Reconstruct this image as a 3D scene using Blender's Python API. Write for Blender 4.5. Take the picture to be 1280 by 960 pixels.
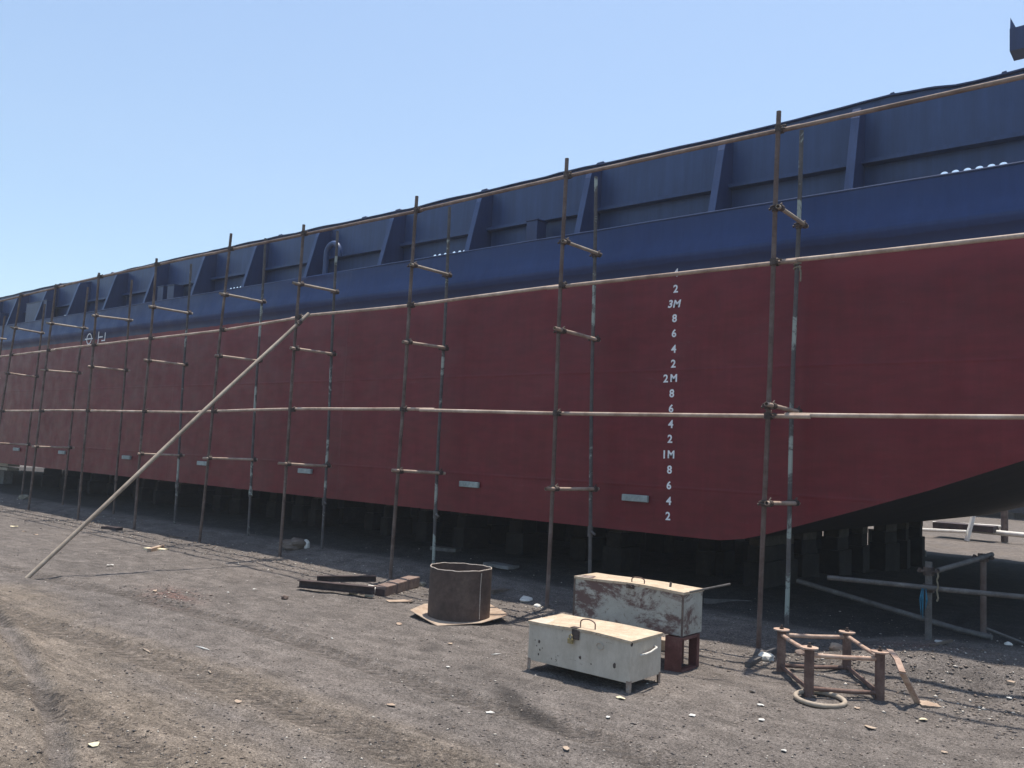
import bpy, bmesh, math, random
import numpy as np
from mathutils import Vector, Matrix, noise

for o in list(bpy.data.objects): bpy.data.objects.remove(o)
scn = bpy.context.scene
COL = scn.collection
rnd = random.Random(7)

# ------------------------------------------------------------------ camera
F = 1050.0
EYE = 1.6                                      # eye height in yard units
U = 1.1875                                     # metres per yard unit: eye 1.9 m above the ground
up_ = np.array([.0497, -1, .089]); up_ /= np.linalg.norm(up_)
dl_ = np.array([-1275, 30, 1050.]); dl_ -= up_*(dl_@up_); dl_ /= np.linalg.norm(dl_)
RX = -dl_; RZ = up_; RY = np.cross(RZ, RX)
RM = np.array([RX, RY, RZ])                    # camera (right, down, forward) -> world
cam = bpy.data.objects.new('camera', bpy.data.cameras.new('camera'))
COL.objects.link(cam); scn.camera = cam
cam.data.sensor_width = 36.0
cam.data.lens = 36.0*F/1280
cam.data.clip_start = .05; cam.data.clip_end = 6000
r_, dn_, fw_ = RM[:, 0], RM[:, 1], RM[:, 2]
cam.matrix_world = Matrix(((r_[0], -dn_[0], -fw_[0], 0), (r_[1], -dn_[1], -fw_[1], 0), (r_[2], -dn_[2], -fw_[2], EYE*U), (0, 0, 0, 1)))

# ------------------------------------------------------------------ light
SX, SY = .05, -.205                            # shadow shift per metre of height
sdir = Vector((SX, SY, -1)).normalized()
elev = math.asin(-sdir.z)
azim = math.atan2(-sdir.x, -sdir.y)             # clockwise from +Y
w = bpy.data.worlds.new('World'); scn.world = w; w.use_nodes = True
nt = w.node_tree; nt.nodes.clear()
sky = nt.nodes.new('ShaderNodeTexSky'); sky.sky_type = 'NISHITA'; sky.sun_disc = False
sky.sun_elevation = elev; sky.sun_rotation = azim
sky.air_density = 1.15; sky.dust_density = 1.0; sky.ozone_density = 1.6; sky.altitude = 0
bg = nt.nodes.new('ShaderNodeBackground'); bg.inputs[1].default_value = .13
wo = nt.nodes.new('ShaderNodeOutputWorld')
tint = nt.nodes.new('ShaderNodeMix'); tint.data_type = 'RGBA'; tint.blend_type = 'MULTIPLY'; tint.inputs[0].default_value = 1
tint.inputs[7].default_value = (.95, 1.0, 1.0, 1)          # slightly greener, dustier air than the model's
nt.links.new(sky.outputs[0], tint.inputs[6]); nt.links.new(tint.outputs[2], bg.inputs[0]); nt.links.new(bg.outputs[0], wo.inputs[0])
sun = bpy.data.objects.new('sun', bpy.data.lights.new('sun', 'SUN')); COL.objects.link(sun)
sun.data.energy = 4.8; sun.data.angle = math.radians(.53); sun.data.color = (1, .93, .83)
sun.rotation_euler = sdir.to_track_quat('-Z', 'Y').to_euler()
vs = scn.view_settings
vs.view_transform = 'Standard'; vs.look = 'None'; vs.gamma = 1; vs.exposure = .5; vs.use_curve_mapping = False

# ------------------------------------------------------------------ photo -> world helpers
def ray(px, py): return RM@np.array([px-640, py-480, F])
def G(px, py, z=0.0):
    r = ray(px, py); t = (z-EYE)/r[2]; return Vector((t*r[0], t*r[1], z))
def YP(px, py, Y):
    r = ray(px, py); t = Y/r[1]; return Vector((t*r[0], Y, EYE+t*r[2]))

# ------------------------------------------------------------------ object helpers
def tag(o, label=None, cat=None, group=None, kind=None):
    if label: o['label'] = label
    if cat: o['category'] = cat
    if group: o['group'] = group
    if kind: o['kind'] = kind
    return o
def empty(name, label, cat, loc=(0, 0, 0), rz=0, group=None):
    o = bpy.data.objects.new(name, None); COL.objects.link(o)
    o.location = loc; o.rotation_euler = (0, 0, rz); o.empty_display_size = .1
    return tag(o, label, cat, group)
def link(name, bm, mat, parent=None, smooth=False, recalc=True):
    me = bpy.data.meshes.new(name)
    if recalc: bmesh.ops.recalc_face_normals(bm, faces=bm.faces)
    bm.to_mesh(me); bm.free()
    if smooth:
        for p in me.polygons: p.use_smooth = True
        try: me.set_sharp_from_angle(angle=math.radians(40))
        except Exception: pass
    for m in (mat if isinstance(mat, (list, tuple)) else [mat]): me.materials.append(m)
    o = bpy.data.objects.new(name, me); COL.objects.link(o)
    if parent: o.parent = parent
    return o
def box(bm, x0, x1, y0, y1, z0, z1, M=None, bev=0):
    co = [(x0, y0, z0), (x1, y0, z0), (x1, y1, z0), (x0, y1, z0), (x0, y0, z1), (x1, y0, z1), (x1, y1, z1), (x0, y1, z1)]
    v = [bm.verts.new(M@Vector(c) if M else c) for c in co]
    fs = [bm.faces.new([v[i] for i in q]) for q in ((0, 3, 2, 1), (4, 5, 6, 7), (0, 1, 5, 4), (1, 2, 6, 5), (2, 3, 7, 6), (3, 0, 4, 7))]
    if bev:
        es = list({e for f in fs for e in f.edges})
        bmesh.ops.bevel(bm, geom=es, offset=bev, segments=2, affect='EDGES', profile=.6)
def tube(bm, pts, r, n=12, cap=True, rr=None):
    pts = [Vector(p) for p in pts]; rings = []
    for i, p in enumerate(pts):
        t = (pts[min(i+1, len(pts)-1)]-pts[max(i-1, 0)]).normalized()
        a = t.orthogonal().normalized() if i == 0 else (a-t*a.dot(t)).normalized()
        b = t.cross(a); q = rr[i] if rr else r
        rings.append([bm.verts.new(p+(a*math.cos(k*2*math.pi/n)+b*math.sin(k*2*math.pi/n))*q) for k in range(n)])
    for A, B in zip(rings, rings[1:]):
        for k in range(n): bm.faces.new((A[k], A[(k+1) % n], B[(k+1) % n], B[k]))
    if cap: bm.faces.new(rings[0][::-1]); bm.faces.new(rings[-1])
def hollow_end_tube(bm, p, q, r, n=12, bend=0.0, seed=0):
    p, q = Vector(p), Vector(q); L = (q-p).length; k = max(2, int(L/.5)); d = (q-p).normalized()
    a = d.orthogonal().normalized(); b = d.cross(a); R = random.Random(seed)
    ph, ph2 = R.uniform(0, 6), R.uniform(0, 6); pts = []
    for i in range(k+1):
        t = i/k; e = math.sin(math.pi*t)
        pts.append(p.lerp(q, t)+(a*math.sin(ph+t*5)+b*math.sin(ph2+t*4))*bend*e)
    tube(bm, pts, r, n, cap=False)
    for c, s in ((pts[0], -1), (pts[-1], 1)):       # wall thickness seen at the open ends
        ro = [bm.verts.new(c+(a*math.cos(j*2*math.pi/n)+b*math.sin(j*2*math.pi/n))*r) for j in range(n)]
        ri = [bm.verts.new(c+(a*math.cos(j*2*math.pi/n)+b*math.sin(j*2*math.pi/n))*r*.84) for j in range(n)]
        rb = [bm.verts.new(c-d*s*.08+(a*math.cos(j*2*math.pi/n)+b*math.sin(j*2*math.pi/n))*r*.84) for j in range(n)]
        for j in range(n):
            bm.faces.new((ro[j], ro[(j+1) % n], ri[(j+1) % n], ri[j])); bm.faces.new((ri[j], ri[(j+1) % n], rb[(j+1) % n], rb[j]))
        bm.faces.new(rb)
def prism(bm, poly, thick):
    """poly: list of 3D points, extruded by vector thick"""
    a = [bm.verts.new(p) for p in poly]; b = [bm.verts.new(Vector(p)+Vector(thick)) for p in poly]
    n = len(a); bm.faces.new(a); bm.faces.new(b[::-1])
    for i in range(n): bm.faces.new((a[i], a[(i+1) % n], b[(i+1) % n], b[i]))
def rock(bm, c, sx, sy, sz, seed, sub=2, rough=.35):
    r = bmesh.ops.create_icosphere(bm, subdivisions=sub, radius=1)
    off = Vector((seed*3.1, seed*1.7, seed*.9))
    for v in r['verts']:
        n = v.co.normalized(); k = 1+rough*noise.noise(n*1.6+off)+rough*.5*noise.noise(n*4+off)
        v.co = Vector((n.x*sx*k, n.y*sy*k, max(n.z*k, -.55)*sz))+Vector(c)

# ------------------------------------------------------------------ materials
class Mat:
    def __init__(s, name, rough=.7, metal=0, spec=.5):
        s.m = bpy.data.materials.new(name); s.m.use_nodes = True; s.t = s.m.node_tree; s.N = s.t.nodes; s.N.clear()
        s.out = s.N.new('ShaderNodeOutputMaterial'); s.b = s.N.new('ShaderNodeBsdfPrincipled')
        s.b.inputs['Roughness'].default_value = rough; s.b.inputs['Metallic'].default_value = metal
        s.b.inputs['Specular IOR Level'].default_value = spec
        s.t.links.new(s.b.outputs[0], s.out.inputs[0])
        s.tc = s.N.new('ShaderNodeTexCoord')
    def L(s, a, b): s.t.links.new(a, b)
    def coord(s, which='Object', scale=(1, 1, 1), rnd=False):
        mp = s.N.new('ShaderNodeMapping'); mp.inputs['Scale'].default_value = scale
        s.L(s.tc.outputs[which], mp.inputs[0])
        if rnd:
            oi = s.N.new('ShaderNodeObjectInfo'); mu = s.N.new('ShaderNodeMath'); mu.operation = 'MULTIPLY'; mu.inputs[1].default_value = 60
            s.L(oi.outputs['Random'], mu.inputs[0]); s.L(mu.outputs[0], mp.inputs['Location'])
        return mp.outputs[0]
    def noise(s, co, scale=5, detail=6, rough=.6, dist=0):
        n = s.N.new('ShaderNodeTexNoise'); n.inputs['Scale'].default_value = scale; n.inputs['Detail'].default_value = detail
        n.inputs['Roughness'].default_value = rough; n.inputs['Distortion'].default_value = dist
        s.L(co, n.inputs['Vector']); return n.outputs[0]
    def vor(s, co, scale=5, feature='F1', out=0, rnd=1):
        n = s.N.new('ShaderNodeTexVoronoi'); n.feature = feature; n.inputs['Scale'].default_value = scale
        n.inputs['Randomness'].default_value = rnd
        s.L(co, n.inputs['Vector']); return n.outputs[out]
    def ramp(s, f, stops, interp='LINEAR'):
        n = s.N.new('ShaderNodeValToRGB'); n.color_ramp.interpolation = interp; e = n.color_ramp.elements
        while len(e) < len(stops): e.new(.5)
        for k, (p, c) in enumerate(stops):
            e[k].position = p; e[k].color = (c, c, c, 1) if not isinstance(c, (tuple, list)) else (*c, 1)
        s.L(f, n.inputs[0]); return n.outputs[0]
    def mix(s, f, a, b, mode='MIX'):
        n = s.N.new('ShaderNodeMix'); n.data_type = 'RGBA'; n.blend_type = mode
        for v, i in ((f, 0), (a, 6), (b, 7)):
            if isinstance(v, (int, float)): n.inputs[i].default_value = v
            elif isinstance(v, tuple): n.inputs[i].default_value = (*v, 1)
            else: s.L(v, n.inputs[i])
        return n.outputs[2]
    def math(s, op, a, b=0.0):
        n = s.N.new('ShaderNodeMath'); n.operation = op
        for v, i in ((a, 0), (b, 1)):
            if isinstance(v, (int, float)): n.inputs[i].default_value = v
            else: s.L(v, n.inputs[i])
        return n.outputs[0]
    def attr(s, name):
        n = s.N.new('ShaderNodeAttribute'); n.attribute_name = name; return n
    def color(s, c):
        if isinstance(c, tuple): s.b.inputs['Base Color'].default_value = (*c, 1)
        else: s.L(c, s.b.inputs['Base Color'])
    def bump(s, h, strength=.3, dist=.01, prev=None):
        n = s.N.new('ShaderNodeBump'); n.inputs['Strength'].default_value = strength; n.inputs['Distance'].default_value = dist
        s.L(h, n.inputs['Height'])
        if prev: s.L(prev, n.inputs['Normal'])
        s.L(n.outputs[0], s.b.inputs['Normal']); return n.outputs[0]

def rusty(name, a, b, c, paint=None, pamt=.5, rough=.75, scale=6, metal=0, stretch=(1, 1, 1)):
    m = Mat(name, rough, metal, .35); co = m.coord(scale=stretch, rnd=True)
    n1 = m.noise(co, scale, 8, .65); n2 = m.noise(co, scale*7, 5, .7)
    col = m.ramp(n1, [(.3, a), (.52, b), (.72, c)])
    col = m.mix(.35, col, m.ramp(n2, [(.3, (.25, .25, .25)), (.7, (.95, .95, .95))]), 'SOFT_LIGHT')
    if paint:
        n3 = m.noise(co, scale*.45, 7, .7, .6)
        col = m.mix(m.ramp(n3, [(pamt-.02, 0.), (pamt+.02, 1.)]), col, paint)
    m.color(col); m.bump(n2, .35, .004); return m.m

M_tube = rusty('rusty_tube', (.055, .035, .028), (.12, .085, .07), (.2, .155, .13), scale=5)
M_tube_red = rusty('red_rusty_tube', (.07, .04, .032), (.12, .08, .066), (.17, .135, .12), scale=4)
M_tube_green = rusty('patchy_tube', (.055, .05, .05), (.09, .08, .078), (.14, .12, .11), paint=(.33, .36, .32), pamt=.545, scale=3.2)
M_ledger = rusty('ledger_tube', (.2, .125, .095), (.38, .285, .225), (.52, .42, .35), scale=3)
M_brownledger = rusty('brown_ledger_tube', (.1, .06, .045), (.2, .14, .11), (.34, .26, .21), scale=2)
M_coupler = rusty('coupler_steel', (.03, .022, .02), (.07, .05, .042), (.13, .1, .085), scale=20)
M_brace = rusty('brace_tube', (.2, .16, .125), (.33, .27, .21), (.42, .36, .29), scale=3)
M_rust = rusty('rust_steel', (.08, .045, .036), (.14, .085, .068), (.22, .15, .12), scale=9)
M_rustpale = rusty('pale_rust_steel', (.26, .15, .11), (.42, .29, .22), (.55, .43, .34), scale=9)  # on frame caps and upper rods, sunlit brightness is put into this colour
M_drum = rusty('drum_steel', (.05, .034, .028), (.085, .056, .045), (.125, .085, .065), scale=4)
M_drumrim = rusty('cut_rim', (.3, .24, .2), (.45, .38, .32), (.55, .5, .44), scale=30)
M_sheet = rusty('sheet_steel', (.24, .16, .115), (.36, .27, .2), (.46, .37, .28), scale=5)
M_redstand = rusty('red_primer', (.07, .026, .022), (.11, .042, .036), (.17, .085, .07), scale=7)
M_channel = rusty('dark_channel', (.028, .02, .02), (.05, .034, .033), (.085, .055, .05), scale=8)
M_greymetal = rusty('grey_steel', (.07, .064, .06), (.11, .1, .094), (.17, .158, .148), scale=10)
M_timber = rusty('weathered_timber', (.07, .052, .042), (.13, .1, .08), (.21, .17, .135), scale=5, stretch=(1, 1, 4))
M_timbered = rusty('red_timber', (.12, .08, .066), (.2, .14, .115), (.3, .23, .19), scale=6)
M_stone = rusty('rough_stone', (.16, .14, .1), (.28, .25, .19), (.4, .37, .3), scale=14, rough=.9)
M_concrete = rusty('block_concrete', (.12, .115, .11), (.18, .172, .165), (.26, .25, .24), scale=4, rough=.9)
M_blockdk = rusty('shaded_block', (.009, .008, .008), (.016, .014, .014), (.03, .027, .025), scale=4, rough=.95)  # keel blocks: under-hull shade is put into this near-black colour
M_timberdk = rusty('shade_dark_timber', (.03, .025, .021), (.055, .046, .038), (.085, .07, .06), scale=5, rough=.95)  # top timbers of the keel blocks, darkened to carry the under-hull shade
M_footrust = rusty('worn_foot', (.12, .07, .05), (.26, .19, .15), (.42, .37, .32), scale=12)
M_keel = rusty('shade_dark_bottom', (.012, .009, .011), (.02, .015, .017), (.032, .024, .026), scale=1.5)  # near-black: the shade under the hull is put into the bottom's colour
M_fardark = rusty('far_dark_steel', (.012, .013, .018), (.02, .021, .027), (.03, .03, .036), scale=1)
M_brass = rusty('dull_brass', (.2, .15, .07), (.3, .24, .12), (.4, .33, .2), scale=20, metal=.5, rough=.5)
M_white_far = rusty('chalky_white', (.5, .46, .4), (.65, .62, .56), (.72, .7, .65), scale=6)
M_rag = rusty('blue_rag', (.01, .06, .1), (.02, .12, .19), (.05, .18, .26), scale=20, rough=.95)
M_rope = rusty('rope', (.12, .1, .07), (.2, .17, .12), (.3, .25, .18), scale=30, rough=.95)
M_paper = rusty('paper_scrap', (.5, .42, .25), (.66, .58, .4), (.75, .7, .58), scale=9, rough=.9)
M_white_scrap = rusty('white_scrap', (.45, .43, .39), (.56, .54, .5), (.66, .64, .6), scale=9, rough=.9)

def m_hull():
    m = Mat('hull_paint', .42, 0, .32)
    co = m.tc.outputs['Object']
    sep = m.N.new('ShaderNodeSeparateXYZ'); m.L(co, sep.inputs[0]); z = sep.outputs[2]; x = sep.outputs[0]
    big = m.noise(m.coord(scale=(.5, .5, 1)), 1.1, 6, .6); fine = m.noise(co, 18, 6, .7)
    streak = m.noise(m.coord(scale=(6, 6, .5)), 1.6, 5, .7)
    # antifouling red with roller patches and faint vertical runs
    red = m.mix(m.ramp(big, [(.3, 0.), (.7, 1.)]), (.12, .0095, .0145), (.146, .0115, .0175))
    red = m.mix(.22, red, m.ramp(streak, [(.3, .2), (.7, .8)]), 'SOFT_LIGHT')
    rolls = m.noise(m.coord(scale=(1.3, 1, 5)), 2.2, 4, .6)
    red = m.mix(.25, red, m.ramp(rolls, [(.35, .25), (.65, .8)]), 'SOFT_LIGHT')
    sc1 = m.noise(m.coord(scale=(.8, 1, 3.5)), 3.1, 9, .78, .4)
    red = m.mix(m.ramp(sc1, [(.62, 0.), (.72, .5)]), red, (.17, .07, .075))
    sc2 = m.noise(m.coord(scale=(2.2, 2, .35)), 2.4, 8, .75)
    red = m.mix(m.ramp(sc2, [(.6, 0.), (.75, .55)]), red, (.06, .014, .018))
    # fresher, brighter red in patches close under the paint line
    nb = m.noise(m.coord(scale=(.6, 1, 2)), 1.3, 5, .6)
    hi = m.math('MULTIPLY', m.ramp(z, [(0, 0.), (1, 1.)]), 1)
    mr = m.N.new('ShaderNodeMapRange'); mr.inputs[1].default_value = 3.75; mr.inputs[2].default_value = 4.1; m.L(z, mr.inputs[0])
    fresh = m.math('MULTIPLY', mr.outputs[0], m.ramp(nb, [(.42, 0.), (.6, 1.)]))
    red = m.mix(fresh, red, (.19, .018, .025))
    # welded plate seams, a touch darker
    blue = m.mix(m.ramp(big, [(.3, 0.), (.7, 1.)]), (.018, .038, .122), (.024, .05, .152))
    blue = m.mix(.2, blue, m.ramp(streak, [(.3, .2), (.7, .8)]), 'SOFT_LIGHT')
    bs = m.noise(m.coord(scale=(1.2, 1, 4)), 3.4, 9, .78, .3)
    blue = m.mix(m.ramp(bs, [(.62, 0.), (.72, .45)]), blue, (.06, .085, .16))
    edge = m.math('ADD', z, m.math('MULTIPLY', m.math('SUBTRACT', m.noise(m.coord(scale=(1, 1, 1)), 3.5, 5, .6), .5), .06))
    mr2 = m.N.new('ShaderNodeMapRange'); mr2.inputs[1].default_value = 4.175; mr2.inputs[2].default_value = 4.185; m.L(edge, mr2.inputs[0])
    # shade under the rubbing strake's bulge, painted into the blue as a darker band
    mr3 = m.N.new('ShaderNodeMapRange'); mr3.inputs[1].default_value = 4.335; mr3.inputs[2].default_value = 4.315; m.L(edge, mr3.inputs[0])
    blue = m.mix(m.math('MULTIPLY', mr3.outputs[0], .6), blue, (.014, .018, .055))
    col = m.mix(mr2.outputs[0], red, blue)
    m.color(col)
    rr = m.ramp(m.noise(co, 3, 4, .6), [(.3, .36), (.7, .55)]); m.L(rr, m.b.inputs['Roughness'])
    dent = m.noise(m.coord(scale=(1.0, 1, .9)), 1.3, 2, .5)
    b1 = m.bump(dent, .5, .06)
    # seam grooves
    wv = m.math('ABSOLUTE', m.math('SUBTRACT', m.math('FRACT', m.math('DIVIDE', m.math('SUBTRACT', z, 1.33), 1.55)), .5))
    sh = m.ramp(wv, [(.484, 0.), (.4965, 1.)])
    wx = m.math('ABSOLUTE', m.math('SUBTRACT', m.math('FRACT', m.math('DIVIDE', x, 6.1)), .5))
    sv = m.ramp(wx, [(.4955, 0.), (.4985, 1.)])
    b2 = m.bump(m.math('MAXIMUM', sh, sv), .35, .006, b1)
    m.bump(fine, .12, .003, b2)
    return m.m
def m_blue(name, c0, c1, rough=.45):
    m = Mat(name, rough, 0, .5); co = m.coord(scale=(.6, .6, .8)); big = m.noise(co, 1.6, 7, .65)
    st = m.noise(m.coord(scale=(7, 7, .5)), 1.5, 5, .7); fine = m.noise(m.coord(), 22, 6, .7)
    col = m.mix(m.ramp(big, [(.3, 0.), (.7, 1.)]), c0, c1)
    col = m.mix(.35, col, m.ramp(st, [(.3, .2), (.7, .8)]), 'SOFT_LIGHT')
    m.color(col); d = m.bump(m.noise(m.coord(scale=(1, 1, .8)), 1.4, 2, .5), .3, .05); m.bump(fine, .15, .003, d)
    return m.m
M_hull = m_hull()
M_blue = m_blue('bulwark_blue', (.026, .049, .128), (.036, .067, .163))
M_bluedk = m_blue('stay_blue', (.02, .034, .095), (.029, .047, .125))
M_mark = rusty('mark_paint', (.72, .73, .75), (.8, .81, .83), (.84, .85, .86), scale=8, rough=.5)
M_anode = rusty('zinc_anode', (.2, .23, .22), (.3, .34, .33), (.42, .46, .44), scale=7, rough=.6)
M_deck = m_blue('deck_paint', (.06, .06, .06), (.08, .075, .07), .8)

def m_ground():
    m = Mat('yard_ground', .95, 0, .15); co = m.coord()
    a = m.noise(co, .45, 8, .62); b = m.noise(co, 5, 8, .7); c = m.noise(co, 60, 6, .75); st = m.noise(m.coord(scale=(1, 2.6, 1)), 2.2, 8, .7, .4)
    col = m.ramp(a, [(.3, (.1, .088, .081)), (.5, (.126, .11, .1)), (.7, (.148, .128, .115))])
    col = m.mix(.55, col, m.ramp(st, [(.28, .2), (.72, .8)]), 'SOFT_LIGHT')
    tan = m.attr('tan'); f = m.math('ADD', tan.outputs['Fac'], m.math('MULTIPLY', m.math('SUBTRACT', m.noise(co, 1.7, 8, .68), .5), .95))
    col = m.mix(m.ramp(f, [(.3, 0.), (.95, .8)]), col, (.158, .129, .102))
    rot = m.N.new('ShaderNodeMapping'); rot.inputs['Rotation'].default_value = (0, 0, -.03); rot.inputs['Scale'].default_value = (.9, 9, 1); m.L(m.tc.outputs['Object'], rot.inputs[0])
    tr0 = m.noise(rot.outputs[0], 1.6, 7, .72, .35)
    col = m.mix(m.math('MULTIPLY', m.ramp(f, [(.2, .25), (.8, .8)]), .8), col, m.ramp(tr0, [(.3, .22), (.7, .8)]), 'OVERLAY')
    tw = m.attr('tread'); col = m.mix(m.math('MULTIPLY', tw.outputs['Fac'], .5), col, (.07, .058, .05))
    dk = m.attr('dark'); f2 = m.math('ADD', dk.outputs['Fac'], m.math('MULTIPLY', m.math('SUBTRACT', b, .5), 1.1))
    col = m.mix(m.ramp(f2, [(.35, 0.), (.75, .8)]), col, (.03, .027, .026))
    rd = m.attr('red'); f3 = m.math('MULTIPLY', m.ramp(b, [(.42, 0.), (.56, 1.)]), rd.outputs['Fac'])
    col = m.mix(m.math('MULTIPLY', f3, .7), col, (.12, .06, .048))
    col = m.mix(.5, col, m.ramp(b, [(.28, .15), (.72, .85)]), 'OVERLAY')
    col = m.mix(.75, col, m.ramp(c, [(.34, .12), (.66, .88)]), 'OVERLAY')
    col = m.mix(.7, col, m.ramp(m.noise(co, 190, 3, .7), [(.36, .15), (.64, .85)]), 'OVERLAY')
    # sand grains and small pale grit
    v = m.vor(co, 130); vc = m.vor(co, 130, out=1)
    g = m.math('MULTIPLY', m.ramp(v, [(.22, 1.), (.34, 0.)]), m.ramp(vc, [(.86, 0.), (.9, 1.)]))
    col = m.mix(m.math('MULTIPLY', g, .75), col, (.42, .39, .35))
    v2 = m.vor(co, 55); vc2 = m.vor(co, 55, out=1)
    g2 = m.math('MULTIPLY', m.ramp(v2, [(.16, 1.), (.26, 0.)]), m.ramp(vc2, [(.9, 0.), (.93, 1.)]))
    col = m.mix(m.math('MULTIPLY', g2, .7), col, (.38, .33, .29))
    g3 = m.math('MULTIPLY', m.ramp(v2, [(.2, 1.), (.35, 0.)]), m.ramp(vc2, [(.08, 1.), (.12, 0.)]))
    col = m.mix(m.math('MULTIPLY', g3, .45), col, (.05, .044, .042))
    m.color(col)
    h = m.math('ADD', m.math('MULTIPLY', b, .6), m.math('MULTIPLY', c, .35))
    n1 = m.bump(h, .9, .028)
    n2 = m.bump(m.ramp(m.vor(co, 75), [(0, 1.), (.6, 0.)]), .5, .007, n1)
    tr = m.attr('tread'); m.bump(tr.outputs['Fac'], 1.0, .03, n2)
    return m.m
M_ground = m_ground()
def m_gravel():
    m = Mat('grit_stones', .9, 0, .2); at = m.attr('tint')
    m.color(m.mix(.3, at.outputs['Color'], m.ramp(m.noise(m.coord(), 40, 4, .6), [(.3, .3), (.7, .75)]), 'SOFT_LIGHT')); return m.m
M_gravel = m_gravel()

def m_wbox():
    m = Mat('white_box_paint', .6, 0, .4); co = m.coord(rnd=False)
    n1 = m.noise(co, 6, 8, .7); n2 = m.noise(m.coord(scale=(1, 1, .35)), 14, 6, .7); ch = m.noise(co, 9, 7, .75, .8)
    col = m.ramp(n1, [(.3, (.42, .365, .295)), (.6, (.52, .455, .375)), (.8, (.57, .505, .42))])
    col = m.mix(.3, col, m.ramp(n2, [(.35, .2), (.65, .8)]), 'SOFT_LIGHT')
    col = m.mix(m.ramp(ch, [(.635, 0.), (.655, 1.)]), col, (.07, .04, .03))
    col = m.mix(m.ramp(m.noise(m.coord(scale=(2, 2, 2)), 2.7, 5, .7), [(.62, 0.), (.75, .45)]), col, (.3, .18, .11))
    m.color(col); m.bump(ch, .3, .003); return m.m
def m_gbox():
    m = Mat('patchy_box_paint', .65, 0, .35); co = m.coord()
    n1 = m.noise(co, 5, 8, .7); sw = m.noise(m.coord(scale=(1, 1, 1.5)), 2.3, 10, .78, .4); n3 = m.noise(co, 24, 6, .75, .5)
    col = m.ramp(n1, [(.3, (.3, .285, .25)), (.6, (.42, .4, .35)), (.8, (.5, .475, .42))])
    col = m.mix(m.ramp(sw, [(.475, 0.), (.55, .9)]), col, (.1, .045, .04))
    col = m.mix(m.ramp(n3, [(.58, 0.), (.64, .8)]), col, (.12, .075, .06))
    m.color(col); m.bump(n3, .3, .003); return m.m
def m_lid():
    m = Mat('dusty_lid', .75, 0, .3); co = m.coord(); n1 = m.noise(co, 9, 8, .75); n2 = m.noise(co, 45, 5, .7)
    col = m.ramp(n1, [(.3, (.34, .25, .17)), (.55, (.5, .4, .29)), (.75, (.58, .5, .39))])
    col = m.mix(m.ramp(n2, [(.6, 0.), (.66, .8)]), col, (.16, .09, .06))
    m.color(col); m.bump(n2, .3, .003); return m.m
M_wbox, M_gbox, M_lid = m_wbox(), m_gbox(), m_lid()

# ------------------------------------------------------------------ ground
def seg_dist(X, Y, pts):
    D = np.full(X.shape, 1e9); S = np.zeros(X.shape); acc = 0
    for (x0, y0), (x1, y1) in zip(pts, pts[1:]):
        L = math.hypot(x1-x0, y1-y0); ux, uy = (x1-x0)/L, (y1-y0)/L
        t = np.clip((X-x0)*ux+(Y-y0)*uy, 0, L); d = np.hypot(X-x0-t*ux, Y-y0-t*uy)
        sgn = np.sign((X-x0)*uy-(Y-y0)*ux); m = d < np.abs(D); D = np.where(m, d*np.where(sgn == 0, 1, sgn), D); S = np.where(m, acc+t, S); acc += L
    return D, S
def g2(px, py): p = G(px, py); return (p.x, p.y)
TR1 = [g2(*p) for p in ((-30, 740), (5, 782), (32, 822), (55, 870), (71, 920), (76, 965), (78, 1050))]
TR2 = [g2(*p) for p in ((-60, 745), (30, 775), (150, 810), (300, 862), (450, 915), (620, 985), (800, 1060))]
TR3 = [g2(*p) for p in ((-80, 810), (0, 845), (80, 885), (160, 930), (240, 985), (330, 1050))]
TR4 = [g2(*p) for p in ((-40, 700), (120, 735), (300, 780), (520, 850), (760, 930), (900, 985))]
_rn = np.random.RandomState(5); _tab = _rn.rand(256, 256)
def vnoise(X, Y):
    xi = np.floor(X).astype(int); yi = np.floor(Y).astype(int); fx = X-xi; fy = Y-yi
    fx = fx*fx*(3-2*fx); fy = fy*fy*(3-2*fy); g = lambda a, b: _tab[a % 256, b % 256]
    return (g(xi, yi)*(1-fx)+g(xi+1, yi)*fx)*(1-fy)+(g(xi, yi+1)*(1-fx)+g(xi+1, yi+1)*fx)*fy-.5
def height(X, Y):
    X = np.asarray(X, float); Y = np.asarray(Y, float)
    h = .03*vnoise(X*.7+9, Y*.7)+.018*vnoise(X*2.3+50, Y*2.3+7)+.012*vnoise(X*6+3, Y*6)+.008*vnoise(X*15, Y*15+80)
    h += .006*vnoise(X*34, Y*34)
    sm = lambda a, b, t: (lambda q: q*q*(3-2*q))(np.clip((t-a)/(b-a), 0, 1))
    side = sm(-60, -40, X)*(1-sm(4, 12, X))
    back = (1-sm(11, 17, Y))*side
    bank = .12*sm(7.35, 8.15, Y+.25*vnoise(X*.9, Y*.5+4))+.1*sm(8.3, 9.2, Y)
    heap = (.2*sm(-3.1, -1.7, X))*sm(6.95, 7.5, Y+.12*vnoise(X*2.1, Y*.5+9))+.035*sm(-3.3, -2.4, X)*sm(6.2, 7, Y)
    h += np.maximum(bank, heap)*back+.03*vnoise(X*3+7, Y*3)*sm(-2.9, -2.2, X)*sm(6.6, 7.2, Y)*back
    fall = np.exp(-(np.maximum(np.hypot(X, Y)-60, 0)/60)**2)
    d, s = seg_dist(X, Y, TR1); a = np.abs(d); h += -.03*np.exp(-(a/.055)**4)+.018*np.exp(-((a-.1)/.04)**2)
    for T, wd in ((TR2, .17), (TR3, .1), (TR4, .12)):
        d, s = seg_dist(X, Y, T); a = np.abs(d); h += -.012*np.exp(-(a/wd)**6)+.009*np.exp(-((a-wd-.05)/.05)**2)
    return h*fall
def gz(x, y): return float(height(np.array([x]), np.array([y]))[0])
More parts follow.
